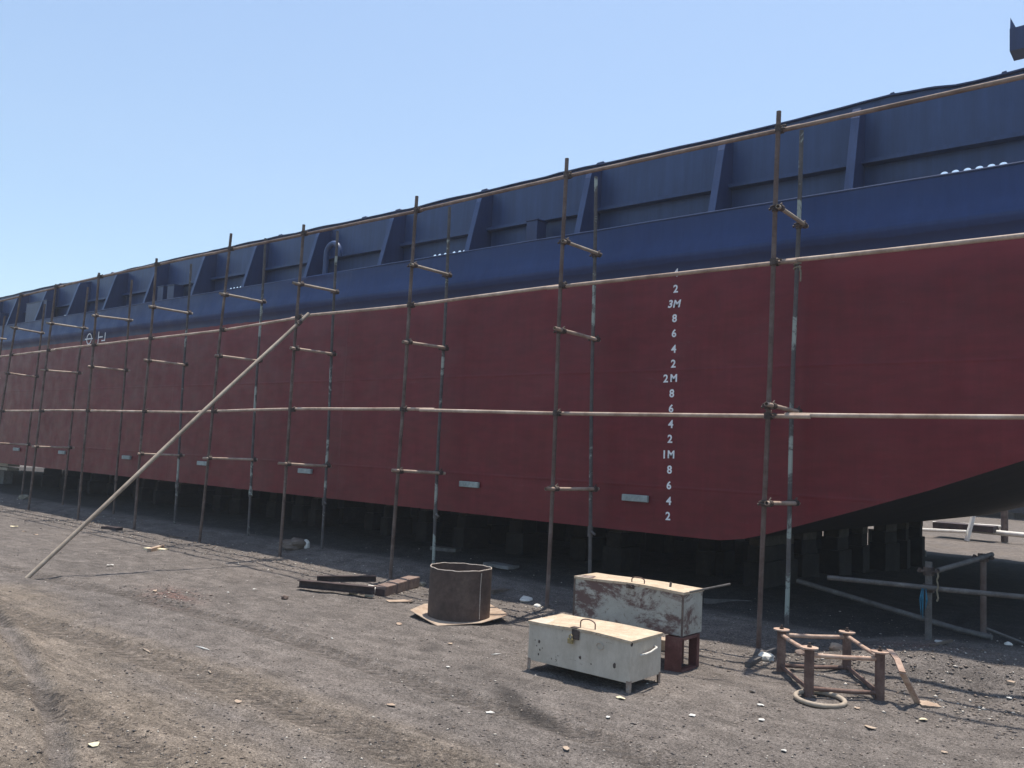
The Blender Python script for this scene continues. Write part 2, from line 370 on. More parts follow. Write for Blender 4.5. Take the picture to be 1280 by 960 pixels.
def axis(lo, hi, a, b, step):
    mid = list(np.arange(a, b+step/2, step)); L = []; x = a; d = step
    while x > lo: d *= 1.13; x -= d; L.append(x)
    R = []; x = b; d = step
    while x < hi: d *= 1.13; x += d; R.append(x)
    return np.array(L[::-1]+mid+R)
xs = axis(-2500, 2500, -10.5, -.8, .028); ys = axis(-300, 4000, 1.4, 8.6, .028)
GX, GY = np.meshgrid(xs, ys); H_ = height(GX, GY)
nx, ny = len(xs), len(ys)
me = bpy.data.meshes.new('ground'); me.vertices.add(nx*ny)
me.vertices.foreach_set('co', np.stack([GX, GY, H_], -1).astype(np.float32).ravel())
ii = (np.arange(ny-1)[:, None]*nx+np.arange(nx-1)[None]).ravel()
q = np.stack([ii, ii+1, ii+nx+1, ii+nx], -1).astype(np.int32)
me.loops.add(q.size); me.polygons.add(len(q)); me.loops.foreach_set('vertex_index', q.ravel())
me.polygons.foreach_set('loop_start', np.arange(0, q.size, 4, dtype=np.int32))
me.polygons.foreach_set('use_smooth', np.ones(len(q), bool)); me.update(calc_edges=True)
def blob(cx, cy, rx, ry, rot=0):
    c, s = math.cos(rot), math.sin(rot); u = (GX-cx)*c+(GY-cy)*s; v = -(GX-cx)*s+(GY-cy)*c
    return np.exp(-((u/rx)**2+(v/ry)**2))
tan = np.zeros(GX.shape)
d, s = seg_dist(GX, GY, TR2); tan += .75*np.exp(-(np.maximum(d*0+np.abs(d)-.12, 0)/.3)**2)
d3, s3 = seg_dist(GX, GY, TR3); tan = np.maximum(tan, .95*np.exp(-(np.maximum(np.abs(d3)-.2, 0)/.5)**2))
d1, s1 = seg_dist(GX, GY, TR1); tan = np.maximum(tan, .9*np.exp(-(np.maximum(np.abs(d1)-.25, 0)/.5)**2))
tan -= .5*np.exp(-(np.abs(d1)/.06)**6)
tan += .55*(GY > 21)
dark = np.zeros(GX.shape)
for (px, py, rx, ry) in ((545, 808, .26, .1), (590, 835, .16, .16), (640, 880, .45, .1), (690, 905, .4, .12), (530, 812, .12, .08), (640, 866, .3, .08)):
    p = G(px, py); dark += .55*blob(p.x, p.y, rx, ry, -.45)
dark += .25*np.exp(-((GY-8.8)/1.0)**2)+1.2*np.clip((GY-8.0)/1.0, 0, 1)*(GY < 19.5)*(GX < 2)*(GX > -45)  # hull shade painted into the ground colour beneath the barge
p = G(215, 745); red = blob(p.x, p.y, .55, .22, -.3)
p = G(1150, 840); red += .7*blob(p.x, p.y, .5, .18, 0)
# tyre tread blocks
tread = np.zeros(GX.shape)
for T, wd in ((TR2, .17), (TR3, .1), (TR4, .12)):
    d, s = seg_dist(GX, GY, T)
    tread += (np.abs(d) < wd)*(.5+.5*np.sin((s+np.abs(d)*.8)*2*math.pi/.11))*1.0
for nm, arr in (('tan', tan), ('dark', dark), ('red', red), ('tread', tread)):
    at = me.attributes.new(nm, 'FLOAT', 'POINT'); at.data.foreach_set('value', arr.astype(np.float32).ravel())
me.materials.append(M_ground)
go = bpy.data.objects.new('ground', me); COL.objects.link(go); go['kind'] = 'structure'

# ------------------------------------------------------------------ barge
barge = empty('barge', 'long steel barge on blocks, red below and navy blue above, bottom raking up at right', 'barge', (-20, 15.2, .7))
BO = Vector(barge.location)
def child(o, parent=None):
    o.parent = parent or barge
    o.matrix_parent_inverse = Matrix.Translation(-BO)
    return o
ZB = [(-46, .71), (-5.0, .71), (-4.7, .715), (-4.4, .76), (-4.09, .85), (-3.7, .985), (-3.11, 1.19), (-2.31, 1.48), (-1.42, 1.84), (-.9, 2.05), (0, 2.45), (1.2, 2.95)]
YN = [(-46, 9.9), (-1.40, 9.9), (-1.36, 9.92), (-.85, 11.1), (0, 11.6), (1.2, 11.9)]
def interp(T, x): return float(np.interp(x, [a for a, b in T], [b for a, b in T]))
def bulge(x, z):
    """outward swelling of the side plating at height z"""
    n = noise.noise(Vector((x*.35, 0, 4.4)))
    zr = 4.40+.02*n
    b = .085*math.exp(-((z-zr)/.085)**2 if z < zr else -((z-zr)/.2)**2)
    b += .012*noise.noise(Vector((x*.8, z*.9, 1)))
    if -14.3 < x < -12.2 and z > 4.8: b += .05*math.sin((x+14.3)/2.1*math.pi)*math.exp(-((z-4.93)/.05)**2)
    if -14.2 < x < -12.9: b += .03*math.sin((x+14.2)/1.3*math.pi)*math.exp(-((z-4.45)/.08)**2)
    return b
bm = bmesh.new()
cols = sorted(set([round(x, 3) for x in np.arange(-46, -1.39, .3)]+[a for a, b in ZB]+[a for a, b in YN]))
NZ = [0, .06, .2, .4, .6, .8, 1]
upper = [4.05, 4.16, 4.22, 4.28, 4.33, 4.37, 4.40, 4.43, 4.48, 4.55, 4.65, 4.8, 4.88, 4.93, 4.95]
rings = []
for x in cols:
    zb, yn = interp(ZB, x), interp(YN, x); yf = 34.5-yn
    side = [zb+(4.0-zb)*t for t in NZ]+upper
    ring = []
    for i, z in enumerate(side):
        b = bulge(x, z)*(0 if i == 0 else 1); ring.append(bm.verts.new((x, yn-b, z)))
    ring.append(bm.verts.new((x, yn+.04, 4.95)))
    for z in side[::-1]: ring.append(bm.verts.new((x, yf, z)))
    rings.append(ring)
n = len(rings[0])
for A, B in zip(rings, rings[1:]):
    for k in range(n):
        if k == len(NZ)+len(upper): continue          # deck is its own part
        bm.faces.new((A[k], B[k], B[(k+1) % n], A[(k+1) % n]))
bm.faces.new(rings[0]); bm.faces.new(rings[-1][::-1])
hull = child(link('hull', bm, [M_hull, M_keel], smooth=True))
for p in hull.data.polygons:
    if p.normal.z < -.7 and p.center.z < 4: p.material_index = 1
bm = bmesh.new()
prev = None
for x in cols:
    yn = interp(YN, x); a, b = bm.verts.new((x, yn+.04, 4.945)), bm.verts.new((x, 34.5-yn, 4.945))
    if prev: bm.faces.new((prev[0], a, b, prev[1]))
    prev = (a, b)
child(link('deck', bm, M_deck, recalc=False))
# rounded gunwale bar along the deck edge
bm = bmesh.new()
tube(bm, [(x, interp(YN, x)-.004, 4.952+.006*noise.noise(Vector((x*1.3, 2, 0)))) for x in cols if x <= -1.3], .012, 8)
child(link('gunwale', bm, M_blue, smooth=True))

# bulwark plating set inboard of the deck edge, with drain holes along its foot
HOLE = []
def holes_px(lst):
    for (x, y) in lst: HOLE.append(YP(x, y, 10.6).x)
holes_px([(543, 324), (549, 323), (556, 322), (567, 320), (574, 319), (580, 318)])
holes_px([(288, 364), (292, 363), (296, 363), (300, 362), (304, 362)])
holes_px([(1180, 218), (1194, 216), (1209, 213), (1224, 211), (1239, 209), (1254, 207)])
HOLE += [-26.3+.16*i for i in range(6)]+[-34+.16*i for i in range(6)]
TOPZ = [YP(x, y, 10.6) for (x, y) in ((0, 373), (60, 359), (100, 352), (220, 324), (300, 307), (360, 294), (480, 269), (602, 241), (745, 208), (800, 196), (820, 192), (835, 188.5), (920, 170), (1000, 150), (1080, 130), (1115, 121), (1170, 110), (1195, 108), (1230, 101), (1280, 89))]
TZ = [(-46, 6.17)]+[(p.x, p.z) for p in TOPZ]+[(1.2, 6.25)]
TZ.sort()
BY = [(-46, 10.6), (-1.45, 10.6), (-1.4, 10.65), (-.8, 11.75), (0, 12.2), (1.2, 12.5)]
def bulwark_side(sign):
    bm = bmesh.new(); X = set(np.round(np.arange(-46, 1.21, .25), 3))|{a for a, b in TZ}|{a for a, b in BY}
    if sign > 0:
        for h in HOLE:
            for k in range(-8, 9): X.add(round(h+.043*math.sin(k/8*math.pi/2), 4))
    X = sorted(X); pr = None
    for x in X:
        y = interp(BY, x); zt = interp(TZ, x)+.022*noise.noise(Vector((x*1.1, 0, 0)))+.008*noise.noise(Vector((x*3.7, 3, 0))); zl = 4.945
        if sign > 0:
            for h in HOLE:
                if abs(x-h) < .0431: zl = max(zl, 5.195+.036*math.sqrt(max(0, 1-((x-h)/.043)**2)))
        if sign < 0: y = 34.5-y
        dy = .006+.01*noise.noise(Vector((x*.9, 5, 0)))
        row = [bm.verts.new((x, y+a+(dy if z_ == zt else 0), z_)) for a in (0, .012) for z_ in (zl, 5.3, 5.46, 5.8, zt)]
        if pr:
            for a in range(4): bm.faces.new((pr[a], row[a], row[a+1], pr[a+1])); bm.faces.new((pr[a+5], pr[a+6], row[a+6], row[a+5]))
            bm.faces.new((pr[4], row[4], row[9], pr[9])); bm.faces.new((pr[0], pr[5], row[5], row[0]))
        pr = row
    return bm
bw = child(link('bulwark', bulwark_side(1), M_blue))
child(link('bulwark', bulwark_side(-1), M_blue))
# cap rail
bm = bmesh.new(); pr = None
for x in sorted(set(np.round(np.arange(-46, 1.21, .25), 3))|{a for a, b in TZ}|{a for a, b in BY}):
    y = interp(BY, x); z_ = interp(TZ, x)+.022*noise.noise(Vector((x*1.1, 0, 0)))+.008*noise.noise(Vector((x*3.7, 3, 0)))+.002
    row = [bm.verts.new((x, y+a, z_+b)) for a, b in ((-.035, 0), (.05, 0), (.05, .018), (-.035, .018))]
    if pr:
        for k in range(4): bm.faces.new((pr[k], pr[(k+1) % 4], row[(k+1) % 4], row[k]))
    pr = row
child(link('cap_rail', bm, M_bluedk))
# longitudinal stiffener
bm = bmesh.new(); pr = None
for x in [a for a in np.arange(-46, -1.6, .5)]+[-1.47]:
    z0 = 5.455+.01*noise.noise(Vector((x*.4, 9, 0)))
    row = [bm.verts.new((x, 10.6+a, z0+b)) for a, b in ((-.13, 0), (-.13, .05), (-.118, .05), (-.118, .012), (-.001, .012), (-.001, 0))]
    if pr:
        for k in range(6): bm.faces.new((pr[k], pr[(k+1) % 6], row[(k+1) % 6], row[k]))
    pr = row
child(link('stiffener', bm, M_blue))
# bracket stays with face flanges
STX = [-3.23, -4.99, -7.2, -9.4, -11.6, -13.8, -15.97, -18.1, -20.3]+[-22.5-2.2*i for i in range(10)]
for i, x in enumerate(STX):
    x += rnd.uniform(-.03, .03); zt = 1.6+(interp(TZ, x)-1.6)*.968-.03; bm = bmesh.new()
    prism(bm, [(x, 10.01, 4.95), (x, 10.598, 4.95), (x, 10.598, zt+.1), (x, 10.3, zt), (x, 10.25, zt-.14)], (.012, 0, 0))
    s = child(link('stay', bm, M_bluedk))
    bm = bmesh.new()
    prism(bm, [(x-.045, 10.008, 4.95), (x-.045, 9.994, 4.95), (x-.045, 10.234, zt-.14), (x-.045, 10.248, zt-.14)], (.1, 0, 0))
    prism(bm, [(x-.045, 10.248, zt-.137), (x-.045, 10.234, zt-.137), (x-.045, 10.284, zt), (x-.045, 10.298, zt)], (.1, 0, 0))
    fl = link('flange', bm, M_blue); fl.parent = s; 
# lugs standing on the cap rail
for (px, py) in ((350, 294), (455, 270), (497, 262), (605, 239), (750, 204), (1115, 120), (1255, 93), (140, 339), (75, 353)):
    p = YP(px, py, 10.62); x = p.x; z0 = interp(TZ, x)+.018; bm = bmesh.new()
    wl = .1 if px < 1000 else .04
    prism(bm, [(x-wl, 10.62, z0), (x+wl, 10.62, z0), (x+wl*.6, 10.62, z0+.05), (x-wl*.5, 10.62, z0+.045)], (0, .1, 0))
    child(link('lug', bm, M_bluedk))
# goose-neck vent pipe on the side deck
bm = bmesh.new(); cx, cz, R_ = -13.2, 5.45, .2
pts = [(cx-R_, 10.2, 4.95), (cx-R_, 10.2, 5.2)]+[(cx-R_*math.cos(a), 10.2, cz+R_*math.sin(a)) for a in np.linspace(0, math.pi, 12)]+[(cx+R_, 10.2, 5.36)]
tube(bm, pts, .055, 14); bmesh.ops.create_cone(bm, segments=14, radius1=.085, radius2=.085, depth=.03, cap_ends=True, matrix=Matrix.Translation((cx-R_, 10.2, 4.965)))
child(link('vent_pipe', bm, M_blue, smooth=True))
for (a, b, zt) in ((-8.3, -8.08, 5.38), (-20.0, -19.72, 5.4), (-19.52, -19.2, 5.39), (-28.1, -26.6, 5.62), (-31, -30.2, 5.5)):
    bm = bmesh.new(); box(bm, a, b, 10.18, 10.42, 4.95, zt, bev=.008); box(bm, a-.015, b+.015, 10.165, 10.435, zt+.001, zt+.02)
    child(link('deck_box', bm, M_bluedk))
# bow platform reaching over the rake
bm = bmesh.new(); P = lambda x, y, Y=11.15: YP(x, y, Y)
a = [P(1262, 36), P(1262, 64)]; zlo = a[1].z; zt = a[0].z
poly = [a[0], a[1], Vector((.6, 11.15, zlo+.02)), Vector((.6, 11.15, zt+.05))]
prism(bm, poly, (0, .3, 0))
child(link('bow_platform', bm, M_bluedk))
bm = bmesh.new(); prism(bm, [P(1262.5, 36), P(1270, 34.5), P(1263, 22)], (0, .02, 0)); child(link('fin', bm, M_blue))
for x in (-.35, .4):
    bm = bmesh.new(); box(bm, x, x+.12, 12.3, 12.42, 4.95, zlo+.3); box(bm, x+.01, x+.11, 11.3, 12.3, zlo-.1, zlo+.01); child(link('support', bm, M_bluedk))

# draft marks
def text_mesh(s, size, shear=0, off=.006):
    cu = bpy.data.curves.new('t', 'FONT'); cu.body = s; cu.size = 1; cu.align_x = 'CENTER'; cu.align_y = 'CENTER'
    cu.offset = off; cu.extrude = .006; cu.resolution_u = 6; cu.shear = shear
    o = bpy.data.objects.new('t', cu); COL.objects.link(o)
    dg = bpy.context.evaluated_depsgraph_get(); dg.update(); me = bpy.data.meshes.new_from_object(o.evaluated_get(dg))
    bpy.data.objects.remove(o); bpy.data.curves.remove(cu); return me
MARKS = [('2', 835, 645), ('4', 836, 626), ('6', 836.3, 606.5), ('8', 837, 587), ('1', 830.5, 568), ('M', 839, 568), ('2', 837.7, 548.5), ('4', 838.6, 530), ('6', 839, 510.5), ('8', 839.7, 491.6),
         ('2', 832, 473), ('M', 842, 472.5), ('2', 841.5, 454.5), ('4', 842, 436), ('6', 842.6, 416.5), ('8', 843.4, 397.8), ('3', 838.3, 380), ('M', 846.7, 379.6), ('2', 845, 361), ('4', 845.5, 341)]
for ch, px, py in MARKS:
    p = YP(px, py, 9.9); b = max(bulge(p.x+dx, p.z+dz) for dx in (-.05, .05) for dz in (-.06, 0, .06))
    me_ = text_mesh(ch, .135, .2 if ch in '3M' and py < 400 else 0, .034 if ch == '3' else .026)
    me_.name = 'draft_mark'; me_.materials.append(M_mark)
    xs_ = [v.co.x for v in me_.vertices]; ys_ = [v.co.y for v in me_.vertices]; mx, my = (min(xs_)+max(xs_))/2, (min(ys_)+max(ys_))/2; hh = max(ys_)-min(ys_)
    k = .108/hh if ch != 'M' else .104/hh
    for v in me_.vertices: v.co = Vector(((v.co.x-mx)*k, -v.co.z*k, (v.co.y-my)*k))
    o = bpy.data.objects.new('draft_mark', me_); COL.objects.link(o); o.location = (p.x, 9.9-b-.0035, p.z); child(o)
# load line
bm = bmesh.new(); y = 9.9-.075
def strip(x0, x1, z0, z1): box(bm, x0, x1, y-.004, y, z0, z1)
X0 = -22.72
for k in range(24):
    a0, a1 = k*math.pi/12, (k+1)*math.pi/12; c = Vector((X0, 0, 4.2))
    prism(bm, [(X0+.15*math.cos(a0), y-.003, 4.2+.15*math.sin(a0)), (X0+.15*math.cos(a1), y-.003, 4.2+.15*math.sin(a1)), (X0+.12*math.cos(a1), y-.003, 4.2+.12*math.sin(a1)), (X0+.12*math.cos(a0), y-.003, 4.2+.12*math.sin(a0))], (0, .004, 0))
strip(X0-.24, X0+.24, 4.185, 4.215)
child(link('load_line_mark', bm, M_mark)); bm = bmesh.new()
strip(-22.2, -22.17, 4.05, 4.36); strip(-22.17, -21.95, 4.2, 4.23); strip(-22.0, -21.8, 4.1, 4.13); strip(-21.83, -21.8, 4.13, 4.32)
child(link('load_line_mark', bm, M_mark))
# zinc anodes
for (x0, x1, z_) in ((-6.13, -5.73, 1.155), (-9.15, -8.75, 1.165), (-13.35, -12.95, 1.175), (-16.95, -16.55, 1.17), (-20.38, -19.98, 1.17), (-24.0, -23.6, 1.17), (-27.1, -26.7, 1.16), (-31, -30.6, 1.17)):
    bm = bmesh.new(); box(bm, x0, x1, 9.842, 9.893, z_-.045, z_+.045, bev=.012)
    child(link('anode', bm, M_anode))

# ------------------------------------------------------------------ keel blocks
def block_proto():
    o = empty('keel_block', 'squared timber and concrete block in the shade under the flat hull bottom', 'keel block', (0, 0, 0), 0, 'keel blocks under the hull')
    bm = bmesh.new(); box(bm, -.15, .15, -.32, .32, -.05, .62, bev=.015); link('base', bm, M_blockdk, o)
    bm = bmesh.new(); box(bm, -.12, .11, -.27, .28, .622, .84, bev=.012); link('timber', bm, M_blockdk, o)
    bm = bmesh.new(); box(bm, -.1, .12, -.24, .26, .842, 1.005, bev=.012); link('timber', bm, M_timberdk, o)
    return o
def copy_tree(o, loc, rz=0, sc=(1, 1, 1)):
    c = o.copy(); COL.objects.link(c); c.location = loc; c.rotation_euler = (0, 0, rz); c.scale = sc
    for ch in o.children:
        d = ch.copy(); COL.objects.link(d); d.parent = c
    return c
kb = block_proto(); first = True; METRES = [barge]
spots = [(-4.95-1.085*i, 11.75+rnd.uniform(-.3, .6)) for i in range(24)]
spots += [(-5.0+rnd.uniform(-.1, .1), 12.3+1.35*i) for i in range(7)]
spots += [(-6.2-2.17*i+rnd.uniform(-.2, .2), Y) for Y in (12.6, 14.8, 17.2) for i in range(11)]+[(-6.2-2.17*i, Y) for Y in (20.0, 23.0) for i in range(9)]
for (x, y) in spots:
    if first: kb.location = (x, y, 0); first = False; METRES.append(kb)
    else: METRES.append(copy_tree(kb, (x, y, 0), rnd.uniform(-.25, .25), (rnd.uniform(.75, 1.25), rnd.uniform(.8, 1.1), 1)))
# stepped pile at the far edge, seen through the gap under the rake
bs = empty('block_pile', 'stepped dark pile of blocks at the far end of the gap under the raking bow', 'block pile', (YP(1140, 690, 19.2).x, 19.2, 0))
for (xa, xb, yt, Y) in ((1085, 1131, 661, 19.4), (1095, 1150, 673, 19.3), (1105, 1157, 683, 19.2)):
    a, b = YP(xa, yt, Y), YP(xb, yt, Y); bm = bmesh.new(); box(bm, a.x-bs.location.x, b.x-bs.location.x, Y-19.2, Y-19.2+.09, -.05, a.z, bev=.01)
    link('block', bm, M_concrete, bs)

# ------------------------------------------------------------------ scaffolding
R0 = .0225
sc = empty('scaffolding', 'tube scaffolding of rusty uprights and ledgers standing along the barge side', 'scaffolding', (-11, 7.45, 0))
SO = Vector(sc.location)
def sch(o, parent=None):
    o.parent = parent or sc
    if not parent: o.matrix_parent_inverse = Matrix.Translation(-SO)
    return o
OUT = [(-3.14, -3.06, 5.0), (-5.53, -5.53, 5.02), (-8.02, -7.96, 4.98), (-10.38, -10.38, 4.94), (-12.55, -12.35, 5.07), (-14.72, -14.77, 4.93), (-16.97, -17.06, 4.9), (-19.35, -19.07, 4.86), (-21.75, -20.95, 4.83), (-23.9, -23.7, 4.9), (-26.2, -26.1, 4.9)]
INN_TOP = [(1002, 163), (745, 221), (562, 259), (422, 289), (332, 298), (239, 330), (165, 350), (110, 359), (56, 380)]
INN_MID = [(990, 560), (740.5, 500), (551, 500), (411.5, 500), (320, 500), (228, 500), (152, 513), (92, 513), (40, 513)]
YI = 8.1
inner = []
for (a, b) in zip(INN_TOP, INN_MID):
    t, m_ = YP(*a, YI), YP(*b, YI); f_ = (0-m_.z)/(t.z-m_.z); inner.append((m_.x+(t.x-m_.x)*f_, t.x, t.z))
inner += [(-23.8, -23.7, 4.6), (-26.1, -26.1, 4.6)]
def at_z(u, z): return u[0]+(u[1]-u[0])*z/u[2]
def coupler(p, parent, along='y', off=1):
    """double coupler: a band round the upright, a band round the crossing tube, two bolts"""
    bm = bmesh.new(); p = Vector(p)
    tube(bm, [p-Vector((0, 0, .03)), p+Vector((0, 0, .03))], R0*1.42, 10)
    if along == 'y': a = Vector((off*.052, 0, 0)); d = Vector((0, .03, 0))
    else: a = Vector((0, .052, 0)); d = Vector((.03, 0, 0))
    tube(bm, [p+a-d, p+a+d], R0*1.42, 10)
    e = Vector((0, -.045, 0)) if along == 'y' else Vector((.045, -.01, 0))
    for s in (-1, 1):
        q_ = p+e*.8+Vector((0, 0, s*.012)); tube(bm, [q_-Vector((.035*s, 0, 0)), q_+Vector((.035*s, 0, .01))], .007, 6)
        tube(bm, [q_+Vector((.03*s, 0, 0)), q_+Vector((.045*s, 0, 0))], .013, 6)
    tube(bm, [p+a+d*.3+Vector((0, -.03, .02)), p+a+d*.3+Vector((0, .02, .05))], .008, 6)
    o = link('coupler', bm, M_coupler); o.parent = parent; return o
LEDZ = {'mid': [(-27, 2.11), (-21.48, 2.11), (-16.6, 2.13), (-13.1, 2.115), (-10.06, 2.165), (-7.96, 2.165), (-5.58, 2.125), (-3.1, 2.11), (-1.07, 2.105), (1, 2.1)],
        'up': [(-27, 3.4), (-21.8, 3.41), (-16.2, 3.45), (-12.45, 3.47), (-10.12, 3.55), (-8, 3.53), (-5.55, 3.56), (-3.13, 3.55), (-1.06, 3.54), (1, 3.53)],
        'top': [(-27, 4.75), (-22.2, 4.77), (-17, 4.83), (-12.3, 4.82), (-7.95, 4.80), (-5.53, 4.83), (-3.06, 4.83), (-1.06, 4.845), (1, 4.86)]}
TRZ = [(4.06, 2.2, 1.31), (4.05, 3.04, 1.3), (4.05, 3.04, 1.37), (4.03, 3.06, 1.36), (4.04, 3.03, 1.37), (4.02, 3.04, 1.36), (4.03, 3.0), (4.0, 3.0, 1.36), (4.02, 2.98, 1.37), (4.0, 3.0, 1.36), (4.0, 3.0)]
ncoup = 0; uprights = []
for i, u in enumerate(OUT):
    z0 = gz(u[0], 7.45)-.02
    bm = bmesh.new(); hollow_end_tube(bm, (u[0], 7.45, z0), (u[1], 7.45, u[2]), R0, 12, .01, i)
    up = sch(link('upright', bm, M_tube_red if i in (1, 0) else M_tube, smooth=True)); uprights.append(up)
    for nm in ('mid', 'up', 'top'):
        z = interp(LEDZ[nm], at_z(u, 2.5)); coupler((at_z(u, z), 7.45, z), up, 'x')
    for z in TRZ[i]: coupler((at_z(u, z), 7.45, z), up, 'y', 1)
inup = []
for i, u in enumerate(inner):
    bm = bmesh.new(); z0 = gz(u[0], YI)-.02
    zj = u[2]*(.14 if i == 0 else .165)
    hollow_end_tube(bm, (u[0], YI, z0), (u[1], YI, u[2]), R0*.95, 12, .012, 40+i)
    if i < 8:                                              # sleeve where two lengths are joined
        for zz in (.82,) if i else (): tube(bm, [(at_z(u, zz)-.0, YI, zz-.06), (at_z(u, zz), YI, zz+.06)], R0*1.4, 10); tube(bm, [(at_z(u, zz)+.03, YI-.02, zz), (at_z(u, zz)+.09, YI-.03, zz-.03)], .014, 8)
    up = sch(link('upright', bm, M_tube_green if i < 6 else M_tube, smooth=True)); inup.append(up)
    if i < 9:
        for z in TRZ[i]: coupler((at_z(u, z), YI, z), up, 'y', 1)
for i in range(len(OUT)):
    for k, z in enumerate(TRZ[i]):
        bm = bmesh.new(); xo, xi = at_z(OUT[i], z)+.052, at_z(inner[i], z)+.052
        y0 = 7.45-rnd.uniform(.07, .17); y1 = YI+rnd.uniform(.03, .09)
        f0 = (y0-7.45)/(YI-7.45); f1 = (y1-7.45)/(YI-7.45); dz = rnd.uniform(-.012, .012)
        hollow_end_tube(bm, (xo+(xi-xo)*f0, y0, z-dz), (xo+(xi-xo)*f1, y1, z+dz), R0*.9, 10, .003, i*5+k)
        sch(link('transom', bm, M_ledger if k else M_brace, smooth=True))
# ledgers, each run made of lengths that overlap at the couplers
for nm, breaks in (('mid', [-27, -21.9, -16.9, -12.9, -7.6, -2.85, 1]), ('up', [-27, -19.0, -14.9, -10.5, -5.65, -3.0, 1]), ('top', [-27, -18.9, -13.1, -8.0, -3.0, 1])):
    for j, (a, b) in enumerate(zip(breaks, breaks[1:])):
        ks = [a-.12]+[x for x, z in LEDZ[nm] if a < x < b]+[b+.12]; pts = []
        for x in sorted(set(list(np.arange(a-.12, b+.13, .5))+[b+.12])):
            pts.append((x, 7.505+(.018 if j % 2 else 0), interp(LEDZ[nm], x)+.012*noise.noise(Vector((x*.4, j, 3)))+(.012 if j % 2 else 0)))
        bm = bmesh.new(); tube(bm, pts, R0*.93, 12); sch(link('ledger', bm, M_brownledger if nm == 'top' else M_ledger, smooth=True))
# wrapped rope on the first inner upright
u = inner[0]; p = YP(1000, 332, YI-.03); bm = bmesh.new()
pts = [(at_z(u, p.z)+.034*math.cos(k*.7), YI+.034*math.sin(k*.7), p.z-.04+.004*k) for k in range(28)]
tube(bm, pts, .008, 6); tube(bm, [(at_z(u, p.z)+.03, YI-.03, p.z), (at_z(u, p.z)+.05, YI-.04, p.z-.07), (at_z(u, p.z)+.045, YI-.035, p.z-.16)], .009, 6); sch(link('rope_lashing', bm, M_rope, smooth=True))

# long loose pole leaning on the scaffolding
ft = G(33, 722); ft.z = gz(ft.x, ft.y)-.01; tp = YP(386, 392, 7.36)
bp = empty('leaning_pole', 'long pale scaffold tube leaning from the ground up against the scaffolding', 'pole', ft)
bm = bmesh.new(); hollow_end_tube(bm, (0, 0, 0), tp-ft, .026, 12, .012, 3); link('tube', bm, M_brace, bp, smooth=True)
bm = bmesh.new(); d = (tp-ft); q_ = d*.955; tube(bm, [q_-d.normalized()*.04, q_+d.normalized()*.04], .036, 10); tube(bm, [q_+Vector((0, -.04, .03)), q_+Vector((.05, -.04, -.03))], .01, 6); link('clamp', bm, M_coupler, bp)

# ------------------------------------------------------------------ low trestle of tubes on the right
YA, YB = 8.05, 8.85
pa, pb = YP(1161, 702, YA), YP(1229, 694, YB)
tr = empty('tube_trestle', 'low trestle of two short posts and crossed scaffold tubes in the hull shade', 'trestle', (pa.x, YA, gz(pa.x, YA))); TO = Vector(tr.location)
def tch(name, bm, m, parent=None):
    bmesh.ops.translate(bm, vec=-TO, verts=bm.verts); return link(name, bm, m, parent or tr, smooth=True)
bm = bmesh.new(); hollow_end_tube(bm, (pa.x, YA, gz(pa.x, YA)-.03), pa, .028, 12, .002, 1); po = tch('post', bm, M_greymetal)
bm = bmesh.new(); hollow_end_tube(bm, (pb.x, YB, gz(pb.x, YB)-.03), pb, .026, 12, .002, 2); po2 = tch('post', bm, M_tube_red)
bm = bmesh.new(); a = YP(1035, 722, YA-.06); b = YP(1280, 746, YA-.06); d = b-a; hollow_end_tube(bm, a, a+d*1.35, .022, 12, .004, 3); tch('rail', bm, M_greymetal)
bm = bmesh.new(); a, b = YP(1172, 713, YA-.04), YP(1240, 693, YB+.06); hollow_end_tube(bm, a, b, .022, 12, .004, 4); tch('transom', bm, M_greymetal)
c1, c2, c3 = Vector((pa.x, YA, YP(1161, 714, YA).z)), Vector((pb.x, YB, YP(1229, 697, YB).z)), Vector((pa.x, YA, YP(1161, 735, YA).z))
for c, pp in ((c1, po), (c2, po2), (c3, po)):
    bm = bmesh.new(); c = Vector(c); tube(bm, [c-Vector((0, 0, .035)), c+Vector((0, 0, .035))], .045, 10); tube(bm, [c+Vector((-.07, -.03, 0)), c+Vector((.08, -.02, 0))], .012, 6); tube(bm, [c+Vector((-.075, -.03, -.012)), c+Vector((-.06, -.03, .02))], .017, 6); tube(bm, [c+Vector((.07, -.03, 0)), c+Vector((.085, -.03, .02))], .02, 6)
    tch('coupler', bm, M_coupler, pp)
bm = bmesh.new(); c = YP(1155, 740, YA-.09)
for k in range(5): 
    dx = rnd.uniform(-.015, .015); tube(bm, [c+Vector((dx, 0, .03)), c+Vector((dx*1.8, -.012, -.06)), c+Vector((dx*1.2-.004, 0, -.14-.02*k))], .01, 6, rr=[.004, .009, .002])
tch('rag', bm, M_rag)
bm = bmesh.new(); c = YP(1172, 716, YA-.09); tube(bm, [c+Vector((.006*math.sin(k*2.1), .004*math.cos(k*1.7), -.03*k)) for k in range(9)], .008, 6); tch('rope_tail', bm, M_rope)
# loose tubes
a = YP(997, 726, 9.0); b = G(1240, 797, .24); 
lt = empty('loose_tube', 'bent grey scaffold tube sloping down to the ground behind the trestle', 'pole', b)
bm = bmesh.new(); m1 = a.lerp(b, .68)+Vector((0, 0, -.012)); tube(bm, [a-b, a.lerp(m1, .5)-b, m1-b, m1.lerp(b, .5)+Vector((0, 0, -.01))-b, Vector((0, 0, 0))], .026, 12); link('tube', bm, M_greymetal, lt, smooth=True)
a = G(1232, 785, .33); b = G(1300, 812, .21)
lt = tag(link('thin_bar', (lambda bm: (tube(bm, [a, a.lerp(b, .5), b], .012, 8), bm)[1])(bmesh.new()), M_greymetal, smooth=True), 'thin grey bar slanting to the ground at the right edge', 'bar')

